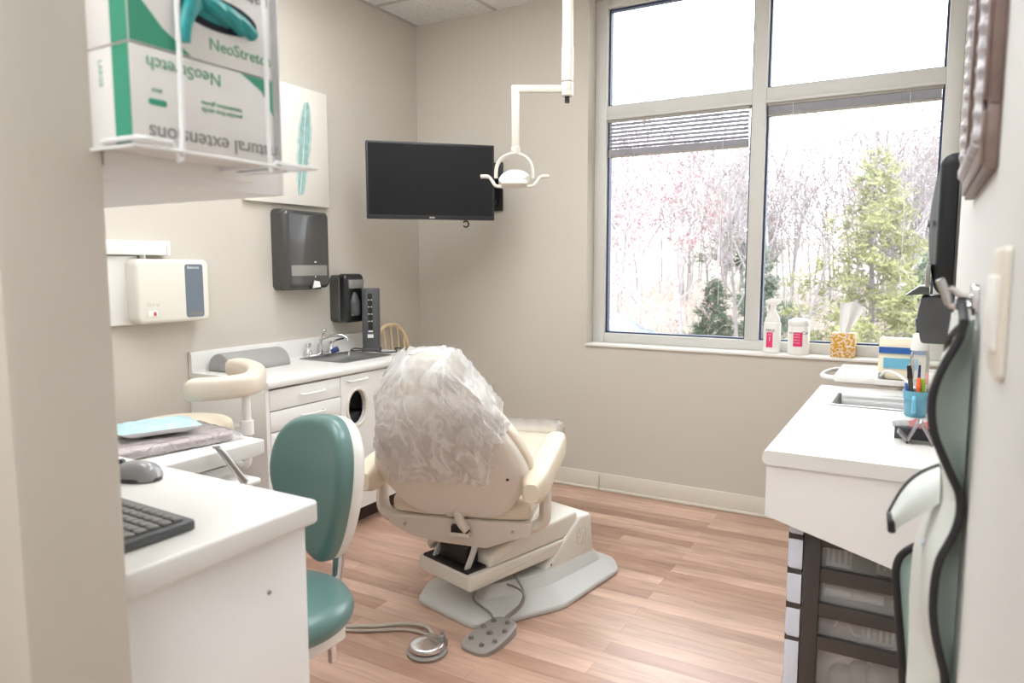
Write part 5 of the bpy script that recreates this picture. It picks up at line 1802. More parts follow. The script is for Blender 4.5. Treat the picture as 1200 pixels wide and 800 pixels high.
pen('lime green highlighter in the blue mug', 0.015, 0.0, (0.004, 0.0), 0.122, 0.006, 'lime', 'lime', 'highlighter', 'highlighter')
pen('cream pencil at the right rim of the mug', 0.022, 0.012, (0.008, 0.0), 0.14, 0.004, 'beige_plas', 'pinkpaper', 'pencil', 'pencil')

t = thing('card_holder', 'grey folded zigzag card holder in front of the blue mug', 'card holder', (0.005, 2.33, RZ))
CM = frame((0, 2.30, 0), (1, 0, 0), (0, 0, 1), (0, -1, 0))
z0 = RZ + 0.0008
zz = [(-0.042, z0 + 0.03), (-0.014, z0), (0.013, z0 + 0.062), (0.047, z0 + 0.001)]
b = MB()
for (xa, za), (xb, zb) in zip(zz, zz[1:]):
    d = V((xb - xa, zb - za)).normalized(); nrm_ = V((-d.y, d.x)) * 0.003
    q = [(xa + nrm_.x * 0, za), (xb, zb), (xb + nrm_.x * 2, zb + abs(nrm_.y) * 2), (xa + nrm_.x * 2, za + abs(nrm_.y) * 2)]
    b.slab(q, -0.055, 0.0, M=CM)
b.build('folded_sheet', 'holder', t)
t2 = thing('sweetener_box', 'small grey open box of paper packets beside the zigzag holder', 'box', (0.0, 2.40, RZ))
b = MB()
b.slab([(-0.05, 0), (0.05, 0), (0.05, 0.07), (-0.05, 0.07)], z0, z0 + 0.034, M=Matrix.Translation((0.0, 2.362, 0)))
b.build('box', 'dk_grey', t2)
random.seed(8)
for k in range(6):
    PMx = Matrix.Translation((-0.04 + 0.016 * k, 2.385 + 0.002 * (k % 2), z0 + 0.035)) @ Euler((0.3, random.uniform(-0.5, 0.5), random.uniform(-0.5, 0.5))).to_matrix().to_4x4()
    lab = ['white packet at the left end of the small grey box', 'second white packet from the left in the grey box', 'pink packet left of the middle of the grey box', 'pink packet right of the middle of the grey box', 'second pink packet from the right in the grey box', 'pink packet at the right end of the grey box'][k]
    b = MB()
    b.grid(lambda u, v: ((u - 0.5) * 0.036, (v - 0.5) * 0.004 + 0.003 * math.sin(u * 6), 0.0 + v * 0.018), 6, 4, 0.0025, PMx)
    T(b.build('paper_packet', 'pinkpaper' if k > 1 else 'tissue'), lab, 'packet', 'packets in the small grey box')

# ================================================================== RIGHT WALL DISPENSERS
t = thing('towel_roll_dispenser', 'tall black towel dispenser on the right wall beside the window', 'dispenser', (0.12, 2.78, 1.275))
DM = wall_mx(0.2185)
b = MB()
b.slab(rrect(-2.95, -2.62, 1.278, 1.715, 0.035), 0.0, 0.14, 0.004, 0, 3, DM)
b.build('back_shell', 'soap_shell', t)
b = MB()
b.slab(rrect(-2.955, -2.615, 1.275, 1.718, 0.04), 0.14, 0.19, 0.04, 0, 6, DM, dome=0.02)
b.build('front_cover', 'disp_black', t)
b = MB()
b.cyl((0.008, 2.70, 1.505), (-0.0, 2.698, 1.505), 0.012, n=18)
b.build('lock', 'steel', t, label='round steel lock')
b = MB()
b.box(0.006, 0.02, 2.64, 2.72, 1.30, 1.375, bev=0.003)
b.build('level_window', 'smoke_lt', t)
b = MB()
b.slab([(-0.048, 1.272), (0.02, 1.279), (0.02, 1.305), (-0.01, 1.302)], -2.90, -2.68, 0.002, 0.002, 1, frame((0, 0, 0), (1, 0, 0), (0, 0, 1), (0, -1, 0)))
b.build('paper_chute', 'dk_grey', t)
t = thing('lower_dispenser', 'dark grey curved dispenser under the tall black one on the right wall', 'dispenser', (0.12, 2.76, 1.115))
b = MB()
q = round_poly([(0.2185, 1.115), (0.2185, 1.272), (0.0, 1.272), (-0.012, 1.20), (0.004, 1.115)], 0.012, 4)
b.slab(q, -2.87, -2.70, 0.008, 0.008, 3, frame((0, 0, 0), (1, 0, 0), (0, 0, 1), (0, -1, 0)))
b.build('body', 'dk_grey', t)
MB().tube([(-0.006, 2.74, 1.15), (-0.012, 2.78, 1.19), (-0.006, 2.83, 1.15)], 0.005, 8, 4).build('push_bar', 'black_plas', t)

# ================================================================== DRAWER CART
dcx0, dcx1, dcy0, dcy1 = -0.255, 0.10, 2.12, 2.55
t = thing('drawer_cart', 'black framed cart of frosted drawers under the sink counter', 'drawer cart', (-0.08, 2.33, 0))
for x in (dcx0, dcx1 - 0.045):
    for y in (dcy0, dcy1 - 0.03):
        MB().box(x, x + 0.045, y, y + 0.03, 0.03, 0.66 if True else 0, bev=0.003).build('post', 'cart_black', t)
RAILS = [0.601, 0.498, 0.394, 0.296, 0.10]
b = MB()
for z in RAILS:
    for y in (dcy0 + 0.003, dcy1 - 0.023):
        b.box(dcx0 + 0.045, dcx1 - 0.045, y, y + 0.02, z - 0.02, z + 0.02, bev=0.002)
    for x in (dcx1 - 0.03,):
        b.box(x, x + 0.02, dcy0 + 0.03, dcy1 - 0.03, z - 0.02, z + 0.02)
    b.box(dcx0 - 0.042, dcx0 - 0.004, dcy0 + 0.004, dcy1 - 0.004, z - 0.012, z + 0.006)
b.build('rails', 'cart_black', t)
MB().box(dcx0 - 0.015, dcx1, dcy0, dcy1, 0.64, 0.665, bev=0.006).build('top', 'cart_black', t)
tops = [0.585 + 0.1, 0.601, 0.498, 0.394, 0.296]
levels = [(0.507, 0.585), (0.404, 0.482), (0.302, 0.378), (0.108, 0.280), (0.61, 0.638)]
for z0_, z1_ in levels:
    d = MB()
    x0_, x1_ = dcx0 - 0.002, dcx1 - 0.035
    d.box(x0_, x1_, dcy0 + 0.028, dcy0 + 0.031, z0_, z1_)
    d.box(x0_, x1_, dcy1 - 0.031, dcy1 - 0.028, z0_, z1_)
    d.box(x0_, x1_, dcy0 + 0.031, dcy1 - 0.031, z0_, z0_ + 0.003)
    d.box(x1_ - 0.003, x1_, dcy0 + 0.031, dcy1 - 0.031, z0_, z1_)
    o = d.build('drawer', 'frost', t)
    f = MB()
    f.slab(rrect(dcy0 + 0.002, dcy1 - 0.002, z0_ - 0.006, z1_ + 0.006, 0.006), 0.0, 0.04, 0.01, 0, 3, frame((dcx0 - 0.003, 0, 0), (0, -1, 0), (0, 0, 1), (-1, 0, 0)) @ Matrix.Scale(-1, 4, (1, 0, 0)))
    f.build('drawer_front', 'frost_front', o)
for x in (dcx0 + 0.022, dcx1 - 0.022):
    for y in (dcy0 + 0.015, dcy1 - 0.015):
        c = MB()
        c.cyl((x - 0.008, y, 0.016), (x + 0.008, y, 0.016), 0.016, n=16, bev=0.002)
        c.build('caster', 'black_plas', t)
def basket(label, x0, x1, z0, h):
    y0, y1 = dcy0 + 0.05, dcy0 + 0.20
    b = MB()
    tp = 0.008
    b.box(x0, x1, y0, y1, z0, z0 + 0.003)
    for (xa, xb, ya, yb) in ((x0, x1, y0, y0 + 0.003), (x0, x1, y1 - 0.003, y1)):
        b.box(xa - 0.004, xb + 0.004, ya, yb, z0 + h - 0.008, z0 + h); b.box(xa, xb, ya, yb, z0, z0 + 0.012)
        n = max(4, int((x1 - x0) / 0.016))
        for k in range(n + 1):
            xx = x0 + (x1 - x0 - 0.007) * k / n
            b.box(xx, xx + 0.007, ya, yb, z0 + 0.01, z0 + h - 0.006)
    for xa in (x0, x1 - 0.003):
        b.box(xa, xa + 0.003, y0, y1, z0, z0 + h)
    T(b.build('plastic_basket', 'white_plas', smooth=0), label, 'basket', 'baskets in the frosted drawers')
basket('white slotted basket in the upper frosted drawer next to the black post', -0.2, -0.13, 0.512, 0.065)
basket('white slotted basket at the right of the upper frosted drawer', -0.07, 0.02, 0.512, 0.058)
basket('white slotted basket in the third frosted drawer', -0.10, 0.03, 0.307, 0.062)
b = MB()
b.cyl((-0.20, dcy0 + 0.07, 0.43), (-0.13, dcy0 + 0.07, 0.43), 0.016, n=16); b.cyl((-0.13, dcy0 + 0.07, 0.43), (-0.05, dcy0 + 0.08, 0.425), 0.016, 0.013, n=16)
T(b.build('glue_tube', 'white_plas'), 'white tube lying in the second frosted drawer', 'tube')
b = MB()
for k in (0, 1):
    b.tube([(-0.012 + 0.03 * k + 0.013 * math.cos(a), dcy0 + 0.06, 0.436 + 0.013 * math.sin(a)) for a in [2 * PI * j / 16 for j in range(16)]], 0.0032, 8, closed=True)
b.tube([(-0.0, dcy0 + 0.062, 0.425), (-0.02, dcy0 + 0.13, 0.415), (-0.03, dcy0 + 0.18, 0.412)], 0.004, 8, 3)
T(b.build('scissors', 'white_plas'), 'white handled scissors in the second frosted drawer', 'scissors')
b = MB().tube([(-0.17, dcy0 + 0.06, 0.33), (-0.16, dcy0 + 0.06, 0.357), (-0.14, dcy0 + 0.06, 0.35), (-0.12, dcy0 + 0.062, 0.32), (-0.10, dcy0 + 0.07, 0.311)], 0.004, 8, 5)
T(b.build('white_hook', 'white_plas'), 'curved white plastic hook in the third frosted drawer', 'hook')
b = MB()
random.seed(11)
for k in range(5):
    b.ball((-0.15 + 0.05 * k, dcy0 + 0.11 + 0.02 * (k % 2), 0.155 + 0.012 * (k % 3)), 0.036, 0.045, 0.04, 16, 10)
T(b.build('cotton_bag', 'grey_vinyl'), 'lumpy grey bag inside the lowest frosted drawer', 'bag')

# ================================================================== ENTRY WALL: picture, hook, aprons, switch
EX = 0.0645
t = thing('framed_picture', 'dark wooden framed picture with carved silver border on the near right wall', 'picture frame', (EX, 1.18, 1.476))
y0, y1, z0, z1 = 0.955, 1.40, 1.476, 2.10
b = MB()
w = 0.07
for (ya, yb, za, zb) in ((y0, y1, z0, z0 + w), (y0, y1, z1 - w, z1), (y0, y0 + w, z0 + w, z1 - w), (y1 - w, y1, z0 + w, z1 - w)):
    b.box(0.052, EX, ya, yb, za, zb, bev=0.002)
    b.box(0.0475, 0.0525, ya + 0.006, yb - 0.006, za + 0.006, zb - 0.006, bev=0.002)
b.build('frame', 'frame_wood', t)
b = MB()
for (pa, pb) in (((y0 + 0.035, z0 + 0.035), (y1 - 0.035, z0 + 0.035)), ((y0 + 0.035, z1 - 0.035), (y1 - 0.035, z1 - 0.035)), ((y0 + 0.035, z0 + 0.035), (y0 + 0.035, z1 - 0.035)), ((y1 - 0.035, z0 + 0.035), (y1 - 0.035, z1 - 0.035))):
    L = math.hypot(pb[0] - pa[0], pb[1] - pa[1])
    n = int(L / 0.008)
    pts = [(0.047, pa[0] + (pb[0] - pa[0]) * k / n, pa[1] + (pb[1] - pa[1]) * k / n) for k in range(n + 1)]
    b.tube(pts, lambda t_, n=n: 0.0066 + 0.0016 * math.sin(t_ * n * 2.1), 10, 2)
b.build('carved_border', 'frame_silver', t)
MB().box(0.054, 0.058, y0 + w - 0.002, y1 - w + 0.002, z0 + w - 0.002, z1 - w + 0.002).build('picture_panel', 'grey_vinyl', t)

t = thing('coat_hook', 'chrome double coat hook on the near right wall above the aprons', 'hook', (EX, 1.13, 1.31))
HY = 1.13
b = MB()
b.slab(rrect(HY - 0.02, HY + 0.02, 1.305, 1.345, 0.006), 0, 0.008, 0.002, 0, 2, frame((EX, 0, 0), (0, 1, 0), (0, 0, 1), (-1, 0, 0)))
b.build('plate', 'chrome', t)
b = MB()
b.tube([(EX - 0.006, HY, 1.328), (0.045, HY, 1.33), (0.036, HY, 1.338), (0.024, HY, 1.34)], 0.0042, 10, 4)
b.tube([(EX - 0.006, HY, 1.318), (0.045, HY, 1.314), (0.032, HY, 1.318)], 0.0042, 10, 4)
b.build('prongs', 'chrome', t)
b = MB()
b.cyl((0.0195, HY, 1.352), (0.033, HY, 1.318), 0.0058, n=14, bev=0.0015)
b.build('peg', 'steel', t)

def interp(pts, z):
    pts = sorted(pts, key=lambda p: -p[1])
    if z >= pts[0][1]: return pts[0][0]
    for (xa, za), (xb, zb) in zip(pts, pts[1:]):
        if za >= z >= zb:
            t_ = (za - z) / (za - zb) if za > zb else 0
            return xa + (xb - xa) * t_
    return pts[-1][0]
Ep = [(p.x, p.y) for p in catmull([(a, c, 0) for a, c in [(0.047, 1.30), (0.043, 1.278), (0.030, 1.248), (0.021, 1.22), (0.018, 1.192), (0.022, 1.159), (0.032, 1.132), (0.044, 1.105), (0.054, 1.082), (0.0565, 1.059), (0.053, 1.035), (0.046, 1.014), (0.038, 0.992), (0.034, 0.962), (0.034, 0.921), (0.039, 0.887), (0.046, 0.858), (0.052, 0.828), (0.050, 0.76), (0.043, 0.70), (0.04, 0.62), (0.042, 0.56)]], 4)]
Fp = [(0.046, 1.30), (0.045, 1.161), (0.042, 1.09), (0.030, 1.03), (0.023, 0.981), (0.013, 0.923), (0.011, 0.837), (0.013, 0.75), (0.013, 0.691), (0.014, 0.56)]
ap = thing('lead_apron', 'light grey lead apron with black binding and rolled sage lining on the chrome hook', 'apron', (0.045, 1.15, 0.56))
ZT_, ZB_ = 1.30, 0.56
def ev(v): return ZT_ + (ZB_ - ZT_) * v
b = MB()
def outer_f(u, v):
    z = ev(v)
    xe, xf = interp(Ep, z), interp(Fp, z)
    x = xe + (xf - xe) * u - 0.012 * math.sin(u * PI) * (0.4 + 0.6 * v) + 0.003 * math.sin(v * 9 + u * 6)
    return (min(x, 0.058), 1.05 + 0.23 * u, z)
b.grid(outer_f, 14, 60, 0.003)
b.build('outer_cover', 'apron_lt', ap)
b = MB()
def lin_f(u, v):
    z = ev(v)
    xe = interp(Ep, z)
    return (xe + 0.001 + (0.0595 - xe) * u, 1.052 + 0.05 * u + 0.01 * math.sin(u * PI), z)
b.grid(lin_f, 10, 60, 0.0025)
b.build('lining', 'sage', ap, label='sage green lining')
b = MB()
b.tube([(x, 1.048, z) for x, z in Ep if z > 0.55], 0.0052, 8)
b.build('binding', 'piping', ap)
b = MB()
b.tube([(0.047, 1.05, 1.298), (0.048, 1.09, 1.306), (0.046, 1.13, 1.322), (0.046, 1.14, 1.322)], 0.006, 8, 4)
b.tube([(0.047, 1.05, 1.298), (0.040, 1.07, 1.288), (0.034, 1.12, 1.27), (0.034, 1.18, 1.24)], 0.004, 8, 4)
b.build('hanging_loop', 'piping', ap)
b = MB()
def flap(u, v):
    top = V((0.036, 1.20, 1.077)) * (1 - u) + V((-0.024, 1.17, 1.003)) * u + V((-0.006, 0, 0.012)) * math.sin(u * PI)
    bot = V((0.036, 1.12, 1.045)) * (1 - u) + V((-0.020, 1.13, 0.992)) * u
    p = top * (1 - v) + bot * v
    return p + V((0, -0.02, 0.012)) * math.sin(v * PI)
b.grid(flap, 14, 10, 0.003)
b.build('collar_flap', 'apron_lt', ap)
b = MB()
b.tube([flap(k / 12, 0) for k in range(13)] + [flap(1, k / 6) for k in range(1, 7)], 0.0055, 8)
b.build('flap_binding', 'piping', ap)
b = MB()
b.grid(lambda u, v: (0.034 - 0.016 * u, 1.14 + 0.03 * v, 1.0 - 0.012 * v - 0.026 * u + 0.01 * v), 6, 4, 0.002)
b.build('strap', 'velcro', ap)
Dp = [(p.x, p.y) for p in catmull([(a, c, 0) for a, c in [(0.052, 0.93), (0.03, 0.915), (0.015, 0.901), (0.002, 0.89), (-0.010, 0.873), (-0.014, 0.847), (-0.010, 0.802), (-0.001, 0.727), (0.006, 0.652), (0.010, 0.56), (0.010, 0.50)]], 4)]
ap2 = thing('lead_apron', 'pale teal lead apron with black binding hanging behind the light grey one', 'apron', (0.04, 1.38, 0.5))
b = MB()
def d_f(u, v):
    z = 0.928 + (0.50 - 0.928) * v
    xe = interp(Dp, z)
    return (xe + (0.056 - xe) * u, 1.352 + 0.04 * u + 0.008 * math.sin(u * 8), z)
b.grid(d_f, 14, 40, 0.003)
b.build('panel', 'apron_teal', ap2)
b = MB()
b.tube([(x, 1.35, z) for x, z in Dp], 0.0065, 8)
b.build('binding', 'piping', ap2)
b = MB()
b.tube([(0.052, 1.37, 0.925), (0.055, 1.38, 1.05), (0.056, 1.38, 1.2)], 0.005, 8, 3)
b.slab(rrect(1.36, 1.40, 1.18, 1.23, 0.006), 0, 0.006, 0.002, 0, 2, frame((EX, 0, 0), (0, 1, 0), (0, 0, 1), (-1, 0, 0)))
b.build('hanging_loop', 'piping', ap2)

t = thing('light_switch', 'beige rocker switch plate on the near right wall', 'switch', (EX, 0.80, 1.27))
SMx = frame((EX, 0, 0), (0, 1, 0), (0, 0, 1), (-1, 0, 0))
MB().slab(rrect(0.735, 0.85, 1.27, 1.386, 0.006), 0, 0.006, 0.003, 0, 2, SMx).build('plate', 'trim', t)
for y in (0.768, 0.818):
    MB().slab(rrect(y - 0.016, y + 0.016, 1.295, 1.361, 0.002), 0.006, 0.010, 0.002, 0, 2, SMx).build('rocker', 'white_plas', t)
# ================================================================== OUTSIDE
GZ = -1.1
b = MB()
def gnd(u, v):
    x = -60 + 120 * u; y = 4.6 + 95 * v
    d = math.hypot(x, y)
    z = GZ + max(0, d - 30) * 0.085 + 0.12 * noise.noise(V((x * 0.12, y * 0.12, 0)))
    return (x, y, z)
b.grid(gnd, 60, 50)
structure(b, 'ground', 'ground', 'pale dry grass ground outside the window', 'ground')
def gz(x, y):
    d = math.hypot(x, y)
    return GZ + max(0, d - 30) * 0.085 + 0.12 * noise.noise(V((x * 0.12, y * 0.12, 0)))

def bare_branches(seed, h, spread, levels, twig, lean=0.05, first=0.3, n1=9, thick=0.012, gnarl=0.18, upw=0.55, maxseg=3200):
    """trunk and branch meshes at the origin; returns trunk MB, branches MB and twig tips"""
    rnd = random.Random(seed)
    tr, br = MB(), MB()
    tips = []
    cnt = [0]
    def grow(p, d, L, r, lev):
        if cnt[0] > maxseg: return
        n = 5 if lev == 0 else (4 if lev == 1 else 3)
        pts, rad = [p.copy()], [r]
        q = p.copy(); dd = d.normalized()
        for k in range(n):
            dd = (dd + V((rnd.uniform(-1, 1), rnd.uniform(-1, 1), rnd.uniform(-0.5, 0.9))) * gnarl * (0.5 if lev == 0 else 1)).normalized()
            q = q + dd * (L / n)
            pts.append(q.copy()); rad.append(max(twig, r * (1 - 0.8 * (k + 1) / n)))
        cnt[0] += n
        sides = 7 if lev == 0 else (5 if lev == 1 else 3)
        N = len(pts)
        (tr if lev == 0 else br).tube(pts, lambda t_: rad[min(N - 1, int(round(t_ * (N - 1))))], sides)
        if lev >= levels:
            tips.append((pts[-1].copy(), dd.copy())); tips.append((pts[-2].copy(), dd.copy()))
            return
        kids = n1 if lev == 0 else rnd.randint(4, 6)
        for k in range(kids):
            t_ = (first + (1 - first) * (k + rnd.random() * 0.8) / kids) if lev == 0 else (0.25 + 0.75 * (k + rnd.random()) / kids)
            t_ = min(0.98, t_)
            i = min(n - 1, int(t_ * n)); f = t_ * n - i
            pos = pts[i].lerp(pts[i + 1], f)
            a = rnd.uniform(0, 2 * PI)
            base = (pts[i + 1] - pts[i]).normalized()
            side_ = base.orthogonal().normalized()
            side_ = Matrix.Rotation(a, 3, base) @ side_
            nd = (base * upw + side_ * spread + V((0, 0, 0.25))).normalized()
            ln = L * (0.5 if lev == 0 else 0.52) * rnd.uniform(0.7, 1.15) * (1.15 - 0.5 * t_)
            grow(pos, nd, ln, max(twig, r * (0.42 if lev == 0 else 0.55) * (1.1 - 0.5 * t_)), lev + 1)
    grow(V((0, 0, -0.15)), V((rnd.uniform(-lean, lean), rnd.uniform(-lean, lean), 1)), h, h * thick, 0)
    return tr, br, tips

def bare_tree(name, label, cat, seed, h, spread, levels, twig, bark='bark', buds=None, budn=0, budr=0.03, group=None, **k):
    tr, br, tips = bare_branches(seed, h, spread, levels, twig, **k)
    t = thing(name, label, cat, group=group)
    tr.build('trunk', bark, t, recalc=False)
    br.build('branches', bark, t, recalc=False)
    if buds:
        bd = MB()
        rnd = random.Random(seed + 1)
        for (p, d) in tips:
            for k_ in range(budn):
                q = p - d * rnd.uniform(0, 0.5) + V((rnd.uniform(-1, 1), rnd.uniform(-1, 1), rnd.uniform(-1, 1))) * 0.09
                r = budr * rnd.uniform(0.6, 1.3)
                a = rnd.uniform(0, PI)
                x = V((math.cos(a), math.sin(a), rnd.uniform(-0.6, 0.6))).normalized() * r
                y = x.cross(V((rnd.uniform(-1, 1), rnd.uniform(-1, 1), 1))).normalized() * r
                n0 = len(bd.bm.faces)
                vs = [bd.bm.verts.new(q + e) for e in (x, y, -x, -y)]
                bd.bm.faces.new(vs)
        o = bd.build('buds' if buds == 'bud' else 'dry_leaves', buds, t, recalc=False)
        o['kind'] = 'stuff'
    return t

def place(o, x, y, rz, s):
    o.location = (x, y, gz(x, y)); o.rotation_euler = (0, 0, rz); o.scale = (s, s, s)

def at(px_, D):
    a = math.radians(-29.8) + math.atan((px_ - 600) / 842.7)
    return D * math.sin(a), D * math.cos(a)

# individual trees in front
t = bare_tree('budding_tree', 'tall bare tree with red buds outside the left light of the window', 'tree', 21, 7.0, 1.0, 3, 0.008, 'bark_lt', 'bud', 4, 0.03, n1=12, first=0.22, thick=0.011)
place(t, *at(748, 16.5), 0.4, 0.74)
t2 = copy_tree(t); T(t2, 'red budding tree outside the middle of the left window light', 'tree')
place(t2, *at(800, 19), 2.2, 0.72)
t3 = copy_tree(t); T(t3, 'leaning red budding tree outside beside the left window jamb', 'tree')
place(t3, *at(716, 15), 4.0, 0.74)
t = bare_tree('bare_tree', 'tall bare tree rising behind the evergreen in the right window light', 'tree', 5, 9.2, 0.95, 3, 0.009, 'bark', 'leafdry', 1, 0.03, n1=12, first=0.3, thick=0.012, gnarl=0.24)
place(t, *at(1003, 22), 1.0, 0.72)
t2 = copy_tree(t); T(t2, 'bare spreading tree at the right edge of the window view', 'tree')
place(t2, *at(1088, 19), 2.9, 0.62)
t2 = copy_tree(t); T(t2, 'bare dark trunked tree outside just left of the window mullion', 'tree')
place(t2, *at(862, 18), 4.4, 0.52)
t2 = copy_tree(t); T(t2, 'low bare tree outside between the spray bottle and the evergreen', 'tree')
place(t2, *at(942, 17), 0.2, 0.42)

def evergreen(label, seed, h, rad, dens, m_, name='evergreen_tree', lowest=0.08, loose=0.25):
    rnd = random.Random(seed)
    t = thing(name, label, 'tree')
    b = MB()
    tk = [V((0, 0, -0.2)), V((0.05, 0.03, h * 0.3)), V((-0.03, 0.05, h * 0.65)), V((0, 0, h * 0.97))]
    b.tube(tk, lambda q: h * 0.017 * (1 - 0.93 * q), 8, 4)
    b.build('trunk', 'bark', t, recalc=False)
    br, fo = MB(), MB()
    nb = int(h * 11)
    for k in range(nb):
        f = (k + rnd.random()) / nb
        z = h * (lowest + (0.97 - lowest) * f)
        R = rad * (1 - f) ** 0.8 * rnd.uniform(0.5, 1.2) + 0.12
        if rnd.random() < 0.12: R *= 1.25
        a = k * 2.399 + rnd.uniform(-0.4, 0.4)
        d = V((math.cos(a), math.sin(a), 0))
        P = [V((0, 0, z)) + d * R * q + V((0, 0, R * (0.35 * q - 0.22 * q * q))) for q in (0, 0.35, 0.7, 1.0)]
        br.tube(P, lambda q: 0.018 * (1 - 0.75 * q), 4)
        m = max(3, int(R * dens))
        for j in range(m):
            q = rnd.uniform(0.3, 1.05)
            c = P[0].lerp(P[3], q) + V((0, 0, 0.1 * R * math.sin(q * PI))) + V((rnd.gauss(0, 1), rnd.gauss(0, 1), rnd.gauss(0, 0.7))) * loose * R * 0.42
            s = rnd.uniform(0.10, 0.20)
            for e in range(9):
                n_ = V((rnd.gauss(0, 1) + d.x * 0.6, rnd.gauss(0, 1) + d.y * 0.6, rnd.gauss(0.35, 0.8)))
                n_.normalize()
                w = n_.orthogonal().normalized() * s * rnd.uniform(0.10, 0.2)
                st_ = c + V((rnd.gauss(0, 1), rnd.gauss(0, 1), rnd.gauss(0, 1))) * s * 0.45
                vs = [fo.bm.verts.new(st_ - w), fo.bm.verts.new(st_ + w), fo.bm.verts.new(st_ + n_ * s * 1.1)]
                fo.bm.faces.new(vs)
    br.build('branches', 'bark', t, recalc=False)
    o = fo.build('foliage', m_, t, recalc=False)
    o['kind'] = 'stuff'
    return t
e1 = evergreen('tall yellow green evergreen tree outside the right window light', 31, 5.6, 1.7, 17, 'pine')
place(e1, *at(1022, 18.0), 0.3, 0.92)
e2 = evergreen('dark evergreen outside behind the window mullion', 33, 4.2, 1.3, 24, 'pine_dk')
place(e2, *at(893, 20), 1.3, 0.72)
e3 = copy_tree(e2); T(e3, 'small dark evergreen outside at the left of the window mullion', 'tree')
place(e3, *at(838, 19.5), 3.3, 0.52)
e4 = copy_tree(e2); T(e4, 'dark evergreen at the right edge of the window beside the tall black dispenser', 'tree')
place(e4, *at(1090, 22), 0.9, 0.70)
e5 = copy_tree(e2); T(e5, 'tall distant evergreen whose top shows above the woods left of the mullion', 'tree')
place(e5, *at(870, 46), 2.0, 1.9)

# woodland behind: slender trees copied from four kinds
rnd = random.Random(77)
WL = 'slender bare tree in the woods far behind the window'
kinds = []
for k in range(4):
    kinds.append(bare_tree('woodland_tree', WL, 'tree', 100 + k, 9.0, 0.75, 2, 0.014, 'bark_lt' if k % 2 else 'bark', 'bud' if k == 2 else None, 3, 0.05, group='bare woodland trees', n1=15, first=0.32, thick=0.009, upw=0.9, gnarl=0.14))
n = 0
for k in range(130):
    px_ = rnd.uniform(655, 1160)
    D = rnd.uniform(27, 48)
    o = kinds[k % 4] if k < 4 else copy_tree(kinds[k % 4])
    place(o, *at(px_, D), rnd.uniform(0, 2 * PI), rnd.uniform(0.55, 0.82))
# undergrowth thicket
b = MB()
rnd = random.Random(9)
for k in range(1500):
    px_ = rnd.uniform(640, 1170); D = rnd.uniform(19, 42)
    x, y = at(px_, D)
    z = gz(x, y)
    h = rnd.uniform(0.5, 2.0)
    p0 = V((x, y, z - 0.05))
    for j in range(3):
        p1 = p0 + V((rnd.uniform(-0.5, 0.5) * h, rnd.uniform(-0.5, 0.5) * h, h * rnd.uniform(0.6, 1)))
        pm = p0.lerp(p1, 0.5) + V((rnd.uniform(-0.1, 0.1), rnd.uniform(-0.1, 0.1), 0.1))
        b.tube([p0, pm, p1], lambda q: 0.013 * (1 - 0.6 * q), 3)
T(b.build('undergrowth', 'brush', recalc=False), 'pale tangled brush under the trees outside', 'undergrowth', kind='stuff')

# parked car
car = thing('parked_car', 'pale blue parked car seen low outside the left window light', 'car', (-6.05, 14.0, GZ + 0.05))
cz = GZ + 0.06
cx0, cx1, cyy = -8.25, -3.85, 14.0
CMx = frame((0, cyy, cz), (1, 0, 0), (0, 0, 1), (0, -1, 0))
b = MB()
prof = [(cx0, 0.35), (cx0 + 0.05, 0.28), (cx1 - 0.08, 0.28), (cx1, 0.4), (cx1 - 0.02, 0.68), (cx1 - 0.12, 0.80), (cx1 - 0.9, 0.94), (cx0 + 0.5, 0.98), (cx0 + 0.05, 0.92), (cx0 - 0.02, 0.6)]
b.slab(round_poly(prof, 0.08, 4), -0.88, 0.88, 0.10, 0.10, 4, CMx)
b.build('body', 'car_paint', car)
b = MB()
cab = round_poly([(cx0 + 0.55, 0.95), (cx1 - 1.0, 0.92), (cx1 - 1.75, 1.36), (cx1 - 2.1, 1.42), (cx0 + 1.3, 1.42), (cx0 + 0.9, 1.34)], 0.10, 4)
b.slab(cab, -0.74, 0.74, 0.12, 0.12, 4, CMx)
b.build('cabin', 'car_paint', car)
b = MB()
wn = round_poly([(cx0 + 0.85, 0.99), (cx1 - 1.25, 0.97), (cx1 - 1.85, 1.31), (cx0 + 1.15, 1.33)], 0.05, 3)
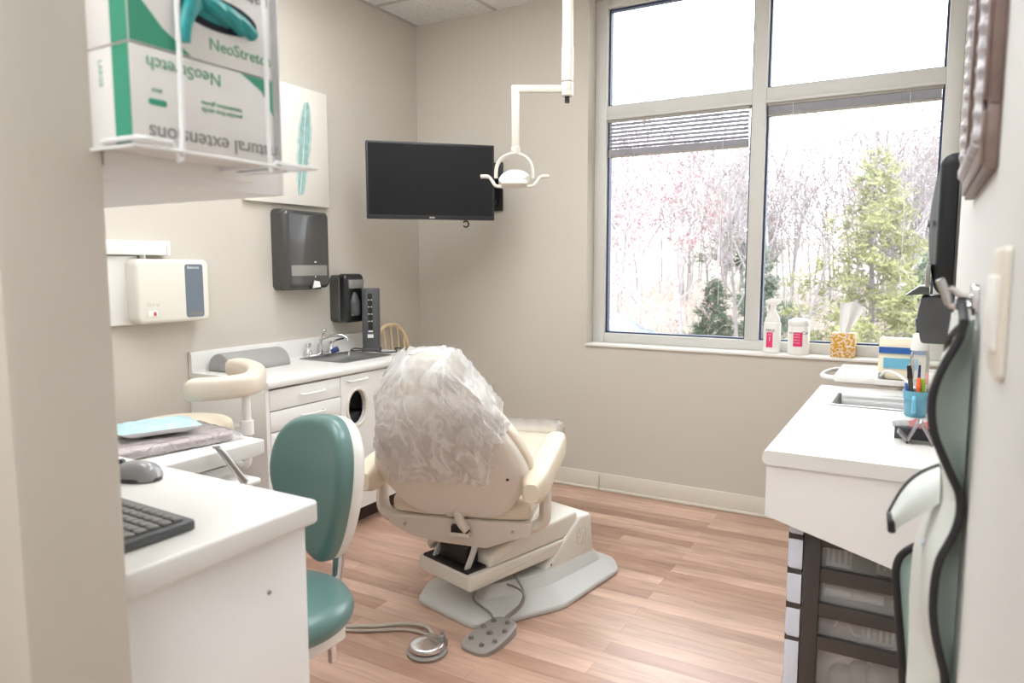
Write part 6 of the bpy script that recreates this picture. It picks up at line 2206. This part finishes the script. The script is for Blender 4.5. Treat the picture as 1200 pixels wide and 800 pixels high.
b.slab(wn, 0.741, 0.745, M=CMx); b.slab(wn, -0.745, -0.741, M=CMx)
b.build('side_window', 'car_glass', car)
b = MB()
b.box(-0.03, 0.0, -0.62, 0.62, 0.02, 0.70, bev=0.005, M=frame((cx1 - 1.08, cyy, cz + 0.93), V((0.5, 0, 0.87)), (0, 1, 0), V((-0.87, 0, 0.5))))
b.build('windscreen', 'car_glass', car)
for x in (cx0 + 0.85, cx1 - 0.85):
    for s in (-0.80, 0.80):
        w_ = MB().cyl((x, cyy + s - 0.1, cz + 0.27), (x, cyy + s + 0.1, cz + 0.27), 0.33, n=28, bev=0.03).build('wheel', 'tyre', car)
        MB().cyl((x, cyy + s - 0.105, cz + 0.27), (x, cyy + s + 0.105, cz + 0.27), 0.2, n=24, bev=0.01).build('hub', 'steel', w_)

# ================================================================== LIGHT, CAMERA
w = bpy.data.worlds.new('overcast')
SC.world = w
w.use_nodes = True
bg = w.node_tree.nodes['Background']
bg.inputs['Color'].default_value = (0.93, 0.965, 1.0, 1)
bg.inputs['Strength'].default_value = SKY
for k_, e_ in (('fluor', LAMP), ('fluor_hall_fill', HALL_FILL)):
    M[k_].node_tree.nodes['Principled BSDF'].inputs['Emission Strength'].default_value = e_
    M[k_].node_tree.nodes['Principled BSDF'].inputs['Emission Color'].default_value = (0.93, 0.97, 1.0, 1)

cam_d = bpy.data.cameras.new('camera')
cam = bpy.data.objects.new('camera', cam_d)
COL.objects.link(cam)
cam.location = (0, 0, 1.37)
cam.rotation_euler = (math.radians(90 - 6.06), 0, math.radians(29.8))
cam_d.sensor_width = 36
cam_d.lens = 838 / 1200 * 36
cam_d.clip_start = 0.02
cam_d.clip_end = 300
cam_d.dof.use_dof = True
cam_d.dof.focus_distance = 2.9
cam_d.dof.aperture_fstop = 4.0
SC.camera = cam
vs = SC.view_settings
vs.view_transform = 'Standard'
vs.look = 'None'
vs.exposure = EXPO
vs.gamma = 1
vs.use_curve_mapping = False
SC.cycles.max_bounces = 10
SC.cycles.transparent_max_bounces = 16
SC.cycles.sample_clamp_indirect = 14
